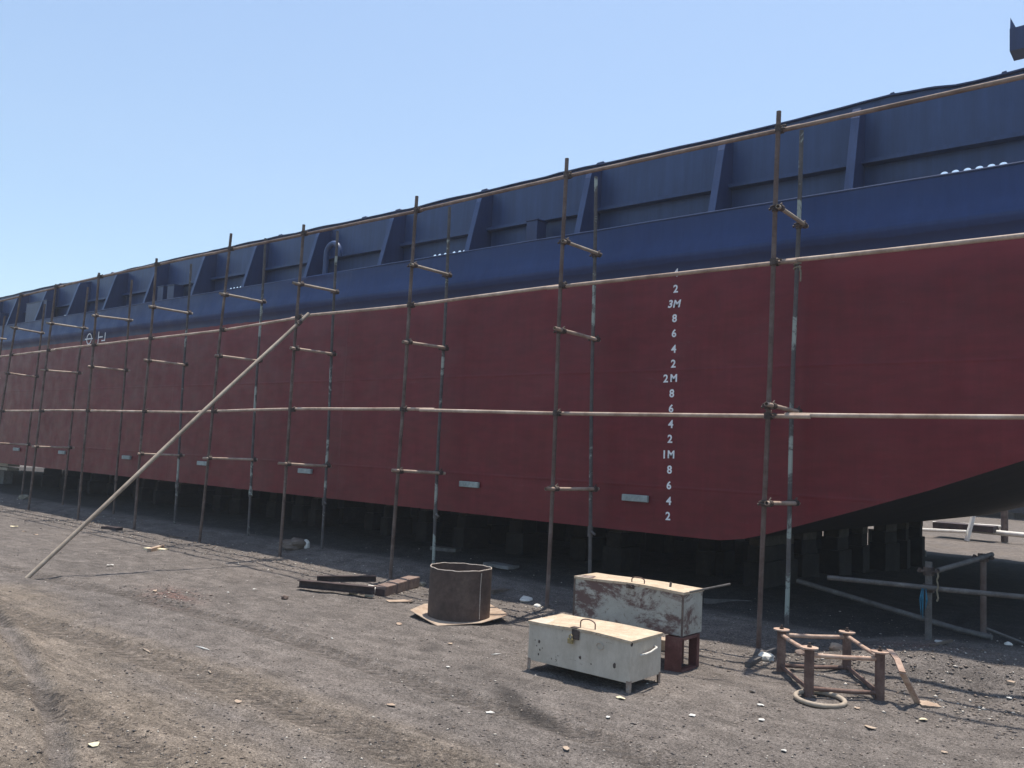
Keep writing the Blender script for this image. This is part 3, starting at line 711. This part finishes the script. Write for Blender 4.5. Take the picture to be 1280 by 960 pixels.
# ------------------------------------------------------------------ white tool chest
def chest(name, label, X0, X1, Y0, Y1, Z0, Z1, mat, legs=True, rx=0):
    g0 = gz((X0+X1)/2, (Y0+Y1)/2) if legs else 0
    o = empty(name, label, 'tool chest', ((X0+X1)/2, (Y0+Y1)/2, g0)); w_, d_ = (X1-X0)/2, (Y1-Y0)/2
    bm = bmesh.new(); box(bm, -w_, w_, -d_, d_, Z0, Z1-.004, bev=.004)
    link('body', bm, mat, o)
    bm = bmesh.new(); n_ = 10; top = []                         # slightly warped lid with a turned-down lip
    def zz(u, v): return Z1+.006*math.sin(u*3+1)*(1-v*.3)
    for k in range(n_+1):
        u = -1+2*k/n_; row = [bm.verts.new((u*(w_+.008), v*(d_+.008), zz(u, v)+dz)) for v, dz in ((-1, -.018), (-1, .002), (1, .002), (1, -.018))]
        if top:
            for j in range(3): bm.faces.new((top[-1][j], row[j], row[j+1], top[-1][j+1]))
        top.append(row)
    bm.faces.new(top[0]); bm.faces.new(top[-1][::-1])
    link('lid', bm, M_lid, o)
    return o, w_, d_
def loop_handle(bm, c, wdt, hgt, r, axis='x', lean=0):
    c = Vector(c); ax = Vector((1, 0, 0)) if axis == 'x' else Vector((0, 1, 0)); u_ = Vector((0, lean, 1)).normalized()
    pts = [c-ax*wdt/2]+[c+ax*(-wdt/2*math.cos(t))+u_*(hgt*.6+hgt*.4*math.sin(t)) for t in np.linspace(0, math.pi, 9)]+[c+ax*wdt/2]
    tube(bm, pts, r, 8)
wb, w_, d_ = chest('tool_chest', 'white steel tool chest on short feet, in front of the grey and red one', -4.035, -3.13, 5.22, 5.655, .075, .372, M_wbox)
for (sx, sy) in ((-1, -1), (1, -1), (1, 1), (-1, 1)):
    bm = bmesh.new(); x, y = sx*(w_-.002), sy*(d_-.002)
    prism(bm, [(x, y, .09), (x-sx*.03, y, .09), (x-sx*.024, y, -.02), (x, y, -.02)], (0, -sy*.005, 0))
    prism(bm, [(x, y-sy*.0052, .09), (x, y-sy*.03, .09), (x, y-sy*.024, -.02), (x, y-sy*.0052, -.02)], (-sx*.005, 0, 0))
    bmesh.ops.scale(bm, vec=(1.006, 1.01, 1), verts=bm.verts)
    link('foot', bm, M_footrust, wb)
bm = bmesh.new(); loop_handle(bm, (.04, -d_+.07, .374), .13, .07, .005); link('handle', bm, M_rust, wb, smooth=True)
bm = bmesh.new(); loop_handle(bm, (w_+.004, .02, .27), .13, .0, .006, 'y'); tube(bm, [(w_, -.08, .25), (w_+.03, -.07, .262), (w_+.035, 0, .268), (w_+.03, .1, .285), (w_, .11, .29)], .007, 8); link('side_handle', bm, M_white_far, wb, smooth=True)
bm = bmesh.new(); box(bm, -.045, .02, -d_-.014, -d_-.003, .30, .372, bev=.003); box(bm, -.06, .0, -d_-.012, -d_+.04, .3785, .384, bev=.002); link('hasp', bm, M_coupler, wb)
bm = bmesh.new(); box(bm, -.065, -.02, -d_-.036, -d_-.016, .268, .305, bev=.004); tube(bm, [(-.055, -d_-.026, .3), (-.055, -d_-.026, .325), (-.042, -d_-.026, .335), (-.03, -d_-.026, .325), (-.03, -d_-.026, .3)], .004, 8); link('padlock', bm, M_brass, wb)
bm = bmesh.new(); tube(bm, [(.2+.03*math.cos(t), -d_-.004, .29+.022*math.sin(t)) for t in np.linspace(0, 2*math.pi, 15)], .003, 6); link('weld_ring', bm, M_wbox, wb, smooth=True)
# paint chips (flat rust spots of their own shape)
bm = bmesh.new()
for (px, py, s) in ((674, 802, .013), (675, 812, .007), (671, 807, .005), (678, 810, .004), (673, 818, .008), (669, 800, .004), (725, 822, .012), (768, 832, .014), (739, 830, .006), (790, 806, .012)):
    p = YP(px, py, 5.22)-Vector(wb.location); pts = []
    for k in range(9):
        a = k*2*math.pi/9; r = s*rnd.uniform(.6, 1.25); pts.append((p.x+r*math.cos(a), -d_-.0015, p.z+r*math.sin(a)*1.3))
    bm.faces.new([bm.verts.new(q_) for q_ in pts])
pz = link('rust_chips', bm, M_coupler, wb)
# grey and red tool chest on a red stand
gb, w2, d2 = chest('tool_chest', 'grey steel tool chest with dark red smears, raised on a red steel stand', -4.235, -3.195, 6.1, 6.43, .275, .622, M_gbox, False)
bm = bmesh.new(); loop_handle(bm, (.07, -d2+.06, .625), .12, .05, .005); link('handle', bm, M_rust, gb, smooth=True)
bm = bmesh.new(); box(bm, .0, .075, -d2-.012, -d2-.002, .585, .618, bev=.003); tube(bm, [(.03, -d2-.022, .6), (.045, -d2-.022, .617), (.06, -d2-.022, .6)], .005, 6); link('hasp', bm, M_coupler, gb)
bm = bmesh.new(); box(bm, .245, .262, -.04, -.03, .62, .70, Matrix.Rotation(.12, 4, 'Y')); link('lid_stay', bm, M_greymetal, gb)
bm = bmesh.new()
for s in (-1, 1): box(bm, s*w2-.012, s*w2+.004, -d2-.003, -d2+.004, .27, .615)
link('corner_trim', bm, M_tube, gb)
st = empty('stand', 'dark red steel stand carrying the right end of the grey tool chest', 'stand', (-3.26, 6.24, gz(-3.26, 6.24)))
bm = bmesh.new(); box(bm, -.07, .075, -.165, -.157, -.01, .268); box(bm, -.07, -.062, -.155, .14, -.01, .268); link('web', bm, M_redstand, st)
bm = bmesh.new(); box(bm, .0, .072, .1, .145, -.01, .268); link('leg', bm, M_redstand, st)
bm = bmesh.new(); box(bm, .02, .074, -.15, .095, -.01, .02); box(bm, .02, .074, -.15, .095, .245, .268); link('crossbar', bm, M_redstand, st)
st2 = empty('stand', 'steel stand hidden behind the white chest, carrying the left end of the grey chest', 'stand', (-4.15, 6.26, gz(-4.15, 6.26)))
bm = bmesh.new(); box(bm, -.05, .05, -.12, .12, -.02, .268, bev=.004); link('leg', bm, M_redstand, st2)
a = YP(862, 742, 6.12)+Vector((0, 0, .012)); b = YP(913, 730, 6.3)
tag(link('iron_bar', (lambda bm: (tube(bm, [a, a.lerp(b, .5), b], .008, 8), bm)[1])(bmesh.new()), M_greymetal, smooth=True), 'thin pale bar lying on the grey chest and sticking out to the right', 'bar')
# brown lump behind the stand
p = G(828, 822)
bm = bmesh.new(); box(bm, -.07, .06, -.05, .05, -.01, .09, bev=.012); o = link('carton', bm, M_sheet); o.location = (p.x-.12, p.y+.25, gz(p.x, p.y)); o.rotation_euler = (.1, .05, .4); tag(o, 'small tan carton on the ground between the two tool chests', 'carton')

# ------------------------------------------------------------------ open steel drum on a bent sheet
dc = G(573, 774)
dr = empty('steel_drum', 'open-topped dark rusty steel cylinder standing on a bent sheet', 'drum', (dc.x, dc.y, .03))
bm = bmesh.new(); N = 56; Hh = .475; rows = []
def rim(a): return .004*math.sin(2*a+1)+.0022*math.sin(9*a)+.0016*math.sin(17*a+2)
for (r, zf) in ((.305, 0), (.305, .12), (.306, .24), (.305, .36), (.305, 1), (.297, 1), (.297, .25), (.297, .02)):
    rows.append([bm.verts.new(((r+.003*math.sin(2*2*math.pi*k/N))*math.cos(2*math.pi*k/N), r*math.sin(2*math.pi*k/N), (Hh+rim(2*math.pi*k/N)) if zf == 1 else (Hh-.1)*zf/.36*.36)) for k in range(N)])
for j, (A, B) in enumerate(zip(rows, rows[1:])):
    for k in range(N):
        f_ = bm.faces.new((A[k], A[(k+1) % N], B[(k+1) % N], B[k])); f_.material_index = 0
link('shell', bm, [M_drum], dr, smooth=True)
bm = bmesh.new()
tube(bm, [(.301*math.cos(2*math.pi*k/N), .301*math.sin(2*math.pi*k/N), Hh+rim(2*math.pi*k/N)+.002) for k in range(N+1)], .0052, 6)
tube(bm, [(.307*math.cos(-.12), .307*math.sin(-.12), Hh-.02), (.307*math.cos(-.14), .307*math.sin(-.14), .3), (.307*math.cos(-.12), .307*math.sin(-.12), .02)], .004, 6)
link('cut_rim', bm, M_drumrim, dr, smooth=True)
corners = [G(512, 765, .05), G(546, 785, .0), G(602, 781, .02), G(637, 771, .06), G(612, 757, .03), G(530, 757, .03)]
bm = bmesh.new(); cc = Vector((dc.x, dc.y, .022)); nsub = 6; ringv = []
outline = []
for k in range(len(corners)):
    a, b = corners[k], corners[(k+1) % len(corners)]
    for j in range(nsub): outline.append(a.lerp(b, j/nsub))
grid = []
for f_ in (0.02, .5, .75, .9, 1):
    grid.append([bm.verts.new((cc.x+(p.x-cc.x)*f_, cc.y+(p.y-cc.y)*f_, .024+(max(p.z, .0)+.004-.024+.01)*max(0, (f_-.5)/.5)**2)) for p in outline])
for A, B in zip(grid, grid[1:]):
    for k in range(len(A)): bm.faces.new((A[k], A[(k+1) % len(A)], B[(k+1) % len(A)], B[k]))
bm.faces.new(grid[0][::-1])
o = link('steel_sheet', bm, M_sheet, smooth=True); md = o.modifiers.new('s', 'SOLIDIFY'); md.thickness = .007
tag(o, 'bent tan steel sheet lying flat under the open drum', 'sheet')

# ------------------------------------------------------------------ channels, timbers, stones
def channel(a, b, wd, ht, name, label, mat, z=0):
    a, b = Vector(a), Vector(b); d = b-a; L = d.length; o = empty(name, label, 'beam', a)
    o.rotation_mode = 'QUATERNION'; o.rotation_quaternion = d.to_track_quat('X', 'Z'); t = .008
    bm = bmesh.new(); box(bm, 0, L, -wd/2, wd/2, ht-t, ht); link('flange', bm, mat, o)
    bm = bmesh.new(); box(bm, 0, L, -t/2, t/2, 0, ht-t-.001); link('web', bm, mat, o)
    bm = bmesh.new(); box(bm, 0, L, -wd/2, wd/2, -t, -.001); link('flange', bm, mat, o); return o
a = G(374, 733, .03); b = G(468, 742, .05); 
channel(a, b, .09, .075, 'steel_beam', 'dark rusty steel beam in front of its twin, left of the drum', M_channel)
a = G(396, 726, .05); b = G(470, 726, .06)
channel(a, b, .08, .06, 'steel_beam', 'dark rusty steel beam lying behind another, left of the drum', M_channel)
# pitted row of blocks forming one short baulk
a = G(468, 745, 0); b = G(513, 732, 0); o = empty('timber_baulk', 'reddish notched timber baulk lying left of the drum', 'timber', a+Vector((0, .06, 0)), math.atan2(b.y-a.y, b.x-a.x))
L = (b-a).length
for k in range(3):
    bm = bmesh.new(); box(bm, L*k/3+.008, L*(k+1)/3-.008, -.08, .08, -.01, .10+.006*k, bev=.01); link('segment', bm, M_timbered, o)
bm = bmesh.new(); box(bm, 0, L, -.07, .07, -.02, .07); link('core', bm, M_channel, o)
def stone(px, py, sx, sy, sz, label, mat=None, name='stone', cat='stone', grp=None, seed=None):
    p = G(px, py); bm = bmesh.new(); rock(bm, (0, 0, 0), sx, sy, sz, seed if seed is not None else px, 2 if max(sx, sy) < .12 else 3)
    o = link(name, bm, mat or M_stone); o.location = (p.x, p.y, gz(p.x, p.y)+sz*.3); o.rotation_euler = (0, 0, px*.7); return tag(o, label, cat, grp)
stone(447, 742, .1, .08, .06, 'knobbly pale stone at the foot of the notched timber baulk')
p = G(461, 744); bm = bmesh.new(); box(bm, -.05, .05, -.09, .09, -.02, .09, bev=.012); o = link('concrete_chunk', bm, M_white_far); o.location = (p.x, p.y+.02, gz(p.x, p.y)); o.rotation_euler = (.15, .1, .7); tag(o, 'pale squared concrete chunk against the end of the notched timber baulk', 'concrete')
stone(370, 693, .22, .16, .11, 'rough yellowish rock beside the foot of a scaffold upright', M_timber, seed=11)
stone(382, 694, .06, .05, .1, 'small upright pale splinter of rock right of the yellowish rock', M_white_far, seed=12)
stone(356, 749, .04, .035, .03, 'small dark stone on open ground left of the steel beams', M_drum)
stone(528, 731, .08, .05, .03, 'pale flat stone just behind the end of the notched timber baulk', M_stone)
stone(658, 754, .1, .07, .035, 'pale broken stone between the drum and the grey chest', M_white_far)
stone(672, 760, .05, .04, .02, 'small white chip of stone at the foot of a scaffold upright', M_white_far)
stone(958, 826, .1, .06, .045, 'pale lump of rubble left of the rusty four-post frame', M_white_far, seed=5)
stone(1046, 829, .07, .05, .045, 'tan lump of rubble seen through the rusty four-post frame', M_sheet, seed=6)
stone(1005, 826, .09, .05, .03, 'reddish broken piece on the ground inside the rusty frame', M_timbered, seed=9)
stone(29, 630, .12, .1, .07, 'whitish stone at the edge of the hull shade, far left', M_stone, seed=3)
stone(1175, 837, .06, .04, .015, 'small white chip in the sun close to the hull shade at right', M_white_scrap, seed=33)
stone(1260, 841, .03, .03, .02, 'small pale stone near the right edge of the yard', M_white_far, seed=34)
# flat timbers
def plank(px0, py0, px1, py1, wd, th, label, mat, z=0, name='plank', cat='plank'):
    a, b = G(px0, py0, z), G(px1, py1, z); d = b-a; o_ = bmesh.new(); L = d.length
    n_ = 5
    pr = None; R = random.Random(px0)
    for k in range(n_+1):
        x = L*k/n_; e = R.uniform(-.2, .2)*wd*.5
        row = [o_.verts.new((x, s*wd/2+e, h)) for s, h in ((-1, 0), (1, 0), (1, th), (-1, th))]
        if pr:
            for j in range(4): o_.faces.new((pr[j], pr[(j+1) % 4], row[(j+1) % 4], row[j]))
        else: o_.faces.new(row)
        pr = row
    o_.faces.new(pr[::-1]); o = link(name, o_, mat); o.location = a+Vector((0, 0, gz(a.x, a.y)+.002)); o.rotation_euler = (0, 0, math.atan2(d.y, d.x)); return tag(o, label, cat)
plank(182, 687, 208, 689, .12, .03, 'splintered tan board lying in the open left of centre', M_paper)
plank(186, 691, 203, 686, .06, .05, 'narrow tan offcut lying across the splintered tan board', M_sheet)
plank(484, 753, 516, 752, .12, .012, 'tan scrap of board between the drum and the timber baulk', M_sheet)
plank(614, 745, 652, 743, .08, .05, 'short timber lying right behind the drum', M_timber)
plank(1148, 882, 1172, 884, .14, .01, 'flat tan plate at the end of the bent bar', M_sheet, name='plate', cat='plate')
plank(1163, 846, 1190, 838, .02, .02, 'twisted thin scrap in the reddish dust right of the frame', M_timber, name='scrap', cat='scrap')
plank(1262, 880, 1290, 872, .05, .02, 'short tan stick at the right edge of the yard', M_sheet, name='stick', cat='stick')
plank(213, 672, 233, 674, .05, .03, 'weathered board at the edge of the hull shade, behind the tan boards', M_timber)
plank(130, 662, 150, 664, .15, .05, 'dark charred board at the edge of the hull shade, left of the leaning pole crossing', M_channel)
plank(540, 705, 572, 709, .16, .05, 'bluish grey board lying in the hull shade behind the drum', M_greymetal)
plank(610, 722, 640, 728, .2, .04, 'grey board lying in the hull shade to the right of the drum', M_concrete)
plank(880, 771, 940, 773, .05, .05, 'grey length of timber in the hull shade right of the grey chest', M_greymetal)
plank(935, 835, 972, 814, .05, .04, 'grey tube end lying by the foot of the nearest upright', M_greymetal)

# ------------------------------------------------------------------ rusty four-post frame, ring and bent bar
fr = empty('post_frame', 'rusty low frame of four short posts with round caps joined by rods', 'frame', (-2.25, 6.66, 0)); FO = Vector(fr.location)
PA, PB, PC, PD = [Vector(v) for v in ((-2.655, 6.75, 0), (-2.26, 7.12, 0), (-2.245, 6.24, 0), (-1.845, 6.55, 0))]
for p in (PA, PB, PC, PD):
    bm = bmesh.new(); g = gz(p.x, p.y); hollow_end_tube(bm, (p.x, p.y, g-.02), (p.x, p.y, .335), .034, 16); bmesh.ops.translate(bm, vec=-FO, verts=bm.verts); po = link('post', bm, M_rust, fr, smooth=True)
    bm = bmesh.new(); tube(bm, [(p.x, p.y, .336), (p.x, p.y, .346)], .063, 22); bmesh.ops.translate(bm, vec=-FO, verts=bm.verts); c = link('cap', bm, M_rustpale, po)
    bm = bmesh.new(); tube(bm, [(p.x, p.y, .347), (p.x, p.y, .36)], .018, 6); tube(bm, [(p.x, p.y, .36), (p.x, p.y, .378)], .009, 8); bmesh.ops.translate(bm, vec=-FO, verts=bm.verts); link('nut', bm, M_coupler, po)
for (a, b, z, z2) in ((PA, PB, .30, .30), (PA, PC, .30, .31), (PB, PD, .31, .30), (PC, PD, .29, .29), (PA, PC, .06, .05), (PB, PD, .07, .05), (PC, PD, .055, .05), (PA, PB, .06, .06)):
    bm = bmesh.new(); d = (b-a).normalized(); tube(bm, [a+d*.03+Vector((0, 0, z)), a.lerp(b, .5)+Vector((0, 0, (z+z2)/2-.004)), b-d*.03+Vector((0, 0, z2))], .016, 10); bmesh.ops.translate(bm, vec=-FO, verts=bm.verts)
    link('rod', bm, M_rustpale if z > .2 else M_rust, fr, smooth=True)
c = G(1025, 877); bm = bmesh.new(); NN = 40; Rr = .165
tube(bm, [(Rr*math.cos(2*math.pi*k/NN), Rr*math.sin(2*math.pi*k/NN), 0) for k in range(NN)]+[(Rr, 0, 0)], .017, 10, cap=False)
o = link('steel_ring', bm, M_brace, smooth=True); o.location = (c.x, c.y, gz(c.x, c.y)+.02); o.rotation_euler = (.03, .02, 0); tag(o, 'pale round ring lying flat in front of the four-post frame', 'ring')
a = G(1113, 816, .32); b = G(1147, 880, .01); a = Vector((-1.76, 6.72, .335)); 
a = YP(1112, 814, 6.62); m1 = YP(1128, 842, 6.45); bm = bmesh.new(); pts = [a, a.lerp(m1, .5)+Vector((.01, 0, .01)), m1, m1.lerp(b, .5), b]
pr = None
for k, p in enumerate(pts):
    row = [bm.verts.new(p+Vector(q_)) for q_ in ((-.022, 0, 0), (.022, 0, 0), (.022, 0, .014), (-.022, 0, .014))]
    if pr:
        for j in range(4): bm.faces.new((pr[j], pr[(j+1) % 4], row[(j+1) % 4], row[j]))
    else: bm.faces.new(row)
    pr = row
bm.faces.new(pr[::-1])
tag(link('bent_bar', bm, M_rustpale), 'bent flat bar leaning on the right side of the four-post frame', 'bar')

# ------------------------------------------------------------------ litter
LIT = [(613, 891, .07, .03, 'w'), (776, 876, .09, .035, 'y'), (950, 884, .07, .035, 'w'), (952, 903, .05, .025, 'w'), (1088, 911, .11, .035, 't'), (1154, 900, .07, .04, 'y'), (1071, 886, .06, .03, 't'),
       (118, 936, .06, .05, 'y'), (137, 708, .08, .06, 'w'), (940, 866, .07, .04, 'g'), (1018, 872, .05, .02, 't'), (620, 820, .012, .06, 'w'), (253, 810, .14, .012, 'w'), (183, 813, .13, .014, 't'), (262, 840, .07, .012, 't'),
       (563, 806, .05, .03, 't'), (1262, 886, .05, .02, 'w'), (865, 896, .05, .03, 'w'), (318, 738, .05, .03, 'w'), (285, 742, .04, .02, 'w'), (18, 658, .12, .09, 'y'), (30, 664, .1, .05, 't'), (193, 741, .16, .03, 't'),
       (498, 782, .12, .04, 't'), (560, 834, .04, .02, 'w'), (490, 880, .09, .03, 't'), (45, 668, .12, .05, 't'), (297, 880, .09, .03, 't'), (708, 938, .06, .03, 't'), (1180, 940, .05, .02, 't'), (980, 940, .04, .02, 'w'), (415, 800, .03, .015, 'w'), (760, 900, .04, .02, 'w')]
words = {'w': 'white', 'y': 'yellowish', 't': 'tan', 'g': 'dark grey'}
where = lambda x, y: ('lying in the tyre-marked dust at lower left' if x < 330 and y > 770 else 'on the open ground near the leaning pole' if x < 340 else 'on the ground in front of the steel beams' if x < 480 else 'on the ground around the drum' if x < 600 and y < 850 else 'on the bare ground in front of the white chest' if x < 900 else 'on the ground in front of the four-post frame')
cnt = {}
for i, (px, py, a, b, c) in enumerate(LIT):
    p = G(px, py); bm = bmesh.new(); n_ = 9; R = random.Random(i*3+1); a = a*(1.7 if b < .016 else 1.1); b = b*(.6 if b < .016 else .85); a = a*.85; top = []; bot = []
    for k in range(n_):
        t = 2*math.pi*k/n_; r = R.uniform(.65, 1.1); z = R.uniform(0, .35)*min(a, b)*.8+.004
        top.append(bm.verts.new((a*.5*r*math.cos(t), b*.9*r*math.sin(t), z))); bot.append(bm.verts.new((a*.5*r*math.cos(t), b*.9*r*math.sin(t), z-.003)))
    ct, cb = bm.verts.new((0, 0, .012)), bm.verts.new((0, 0, .008))
    for k in range(n_):
        bm.faces.new((top[k], top[(k+1) % n_], ct)); bm.faces.new((bot[k], cb, bot[(k+1) % n_])); bm.faces.new((top[k], bot[k], bot[(k+1) % n_], top[(k+1) % n_]))
    o = link('litter_scrap', bm, {'w': M_white_scrap, 'y': M_paper, 't': M_sheet, 'g': M_greymetal}[c]); o.location = (p.x, p.y, gz(p.x, p.y)+.004); o.rotation_euler = (0, 0, R.uniform(-.6, .2))
    lab = '%s scrap of litter %s' % (words[c], where(px, py)); tag(o, lab, 'litter', lab+'s')

# ------------------------------------------------------------------ loose grit and stones (uncountable)
N_ = 30000
R = np.random.RandomState(11); verts = []; faces = []; cols_ = []
base = np.array([[1, 0, 0], [-1, 0, 0], [0, 1, 0], [0, -1, 0], [0, 0, 1], [0, 0, -.5]], float)
tri = [(0, 2, 4), (2, 1, 4), (1, 3, 4), (3, 0, 4), (2, 0, 5), (1, 2, 5), (3, 1, 5), (0, 3, 5)]
PX, PY, SZ, CC = [], [], [], []
for k in range(N_):
    t = R.rand()
    if t < .62:
        px_, py_ = R.uniform(-20, 1300), 640+330*R.rand()**1.0; p = G(px_, py_)
        if p.y > 9 or p.y < 1.2: continue
        s = .003+.009*R.rand()**4; c = R.rand()
    elif t < .92:
        x = -1-24*R.rand()**1.2; p = Vector((x, 7.15+R.normal()*.35, 0)); s = .004+.017*R.rand()**4; c = R.rand()*.75
        if p.y > 9: continue
    else:
        cx_, cy_ = [(1020, 830), (215, 745), (1150, 850), (120, 655), (40, 650), (1220, 900)][R.randint(6)]
        q_ = G(cx_, cy_); p = Vector((q_.x+R.normal()*.35, q_.y+R.normal()*.2, 0)); s = .004+.014*R.rand()**3; c = R.rand()*.9
        if p.y > 9: continue
    PX.append(p.x); PY.append(p.y); SZ.append(s); CC.append(c)
HZ = height(np.array(PX), np.array(PY)); V = []; T_ = []; CO = []
for k, (x, y, s, c, h) in enumerate(zip(PX, PY, SZ, CC, HZ)):
    a = R.rand()*6.28; ca, sa = math.cos(a), math.sin(a); sc_ = s*np.array([R.uniform(.8, 1.5), R.uniform(.6, 1), R.uniform(.4, .8)])
    b = base*sc_*(1+.3*(R.rand(6, 1)-.5)); b = np.stack([b[:, 0]*ca-b[:, 1]*sa+x, b[:, 0]*sa+b[:, 1]*ca+y, b[:, 2]+h+s*.12], -1)
    T_.append(np.array(tri)+6*k); V.append(b)
    col = (.5, .45, .39) if c < .08 else (.27, .225, .185) if c < .25 else (.165, .132, .11) if c < .55 else (.115, .102, .097) if c < .92 else (.05, .045, .043)
    CO.append(np.tile(np.array([*col, 1])*np.array([1, 1, 1, 1]), (6, 1)))
V = np.concatenate(V); T_ = np.concatenate(T_).astype(np.int32); CO = np.concatenate(CO)
me = bpy.data.meshes.new('loose_gravel'); me.vertices.add(len(V)); me.vertices.foreach_set('co', V.astype(np.float32).ravel())
me.loops.add(T_.size); me.polygons.add(len(T_)); me.loops.foreach_set('vertex_index', T_.ravel()); me.polygons.foreach_set('loop_start', np.arange(0, T_.size, 3, dtype=np.int32)); me.update(calc_edges=True)
at = me.color_attributes.new('tint', 'FLOAT_COLOR', 'POINT'); at.data.foreach_set('color', CO.astype(np.float32).ravel())
me.materials.append(M_gravel); o = bpy.data.objects.new('loose_gravel', me); COL.objects.link(o); tag(o, 'loose grit and small stones scattered over the yard', 'gravel', None, 'stuff')

# ------------------------------------------------------------------ beyond the barge
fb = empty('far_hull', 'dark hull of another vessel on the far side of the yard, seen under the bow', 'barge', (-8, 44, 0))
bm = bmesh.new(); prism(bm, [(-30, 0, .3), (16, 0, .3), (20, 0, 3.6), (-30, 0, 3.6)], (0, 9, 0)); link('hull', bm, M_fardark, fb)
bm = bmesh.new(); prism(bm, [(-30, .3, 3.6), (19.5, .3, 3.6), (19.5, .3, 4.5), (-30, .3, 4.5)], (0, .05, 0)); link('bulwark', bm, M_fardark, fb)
bm = bmesh.new()
for k in range(14): box(bm, -29+3.3*k, -28.5+3.3*k, .5, 8, -.05, .3)
link('support', bm, M_concrete, fb)
cr = empty('steel_cradle', 'pale low steel cradle standing in the sun beyond the barge', 'cradle', G(1180, 674)); CO_ = Vector(cr.location)
for (a, b, r) in (((-.75, 0, .02), (-.62, .3, .75), .06), ((.55, 0, 0), (.72, .3, .95), .06), ((1.25, 1.2, 0), (1.25, 1.2, 1.1), .09)):
    bm = bmesh.new(); tube(bm, [a, b], r, 8); link('post', bm, M_white_far if a[0] < 1 else M_tube, cr)
for (a, b, r) in (((-.7, 0, .2), (.55, 0, .25), .045), ((-.65, .3, .7), (.7, .3, .8), .05), ((-.6, 1.4, .35), (1.2, 1.2, .4), .05)):
    bm = bmesh.new(); tube(bm, [a, b], r, 8); link('beam', bm, M_white_far, cr)
bm = bmesh.new(); box(bm, -.4, 1.1, .5, 1.3, .25, .42); link('tray', bm, M_channel, cr)
a, b = G(1208, 662, .25), G(1300, 671, .25); tag(link('long_pipe', (lambda bm: (tube(bm, [a, a.lerp(b, .5), b+(b-a)*.6], .07, 10), bm)[1])(bmesh.new()), M_white_far, smooth=True), 'long pale pipe lying on the sunny ground beyond the barge', 'pipe')
a = YP(2, 583, 9.0)
wp = empty('white_panel', 'stacked white panels poking out beside the hull bottom at the far left edge', 'panel', (-27.0, 9.1, 0))
bm = bmesh.new()
p0, p1 = YP(-6, 578, 9.1), YP(10, 581, 9.1)
box(bm, p0.x-1+27, p1.x+27, 0, .3, YP(8, 583, 9.1).z, YP(8, 578.5, 9.1).z); link('panel', bm, M_white_far, wp)
bm = bmesh.new(); box(bm, p0.x-1+27, p1.x+27-.03, 0, .3, YP(8, 588, 9.1).z, YP(8, 584.5, 9.1).z); link('panel', bm, M_white_far, wp)
bm = bmesh.new(); box(bm, p0.x-.8+27, p1.x+27-.35, .05, .28, -.05, YP(8, 588, 9.1).z-.003); link('base', bm, M_concrete, wp)

# ------------------------------------------------------------------ yard units to metres; the barge and its blocks are already in metres
bpy.context.view_layer.update()
barge.location.z += .3
for o in list(scn.objects):
    if o.parent is None and o.type in ('MESH', 'EMPTY') and o not in METRES:
        o.location = o.location*U; o.scale = o.scale*U

# thin dusty air over the yard
bm = bmesh.new(); box(bm, -160, 60, -40, 260, -3, 60)
hz = bpy.data.materials.new('haze_air'); hz.use_nodes = True; hn = hz.node_tree; hn.nodes.clear()
ho = hn.nodes.new('ShaderNodeOutputMaterial'); pv = hn.nodes.new('ShaderNodeVolumePrincipled')
pv.inputs['Color'].default_value = (.84, .9, 1, 1); pv.inputs['Density'].default_value = .0015; pv.inputs['Anisotropy'].default_value = .3
hn.links.new(pv.outputs[0], ho.inputs['Volume'])
o = link('haze', bm, hz); tag(o, None, None, None, 'stuff')
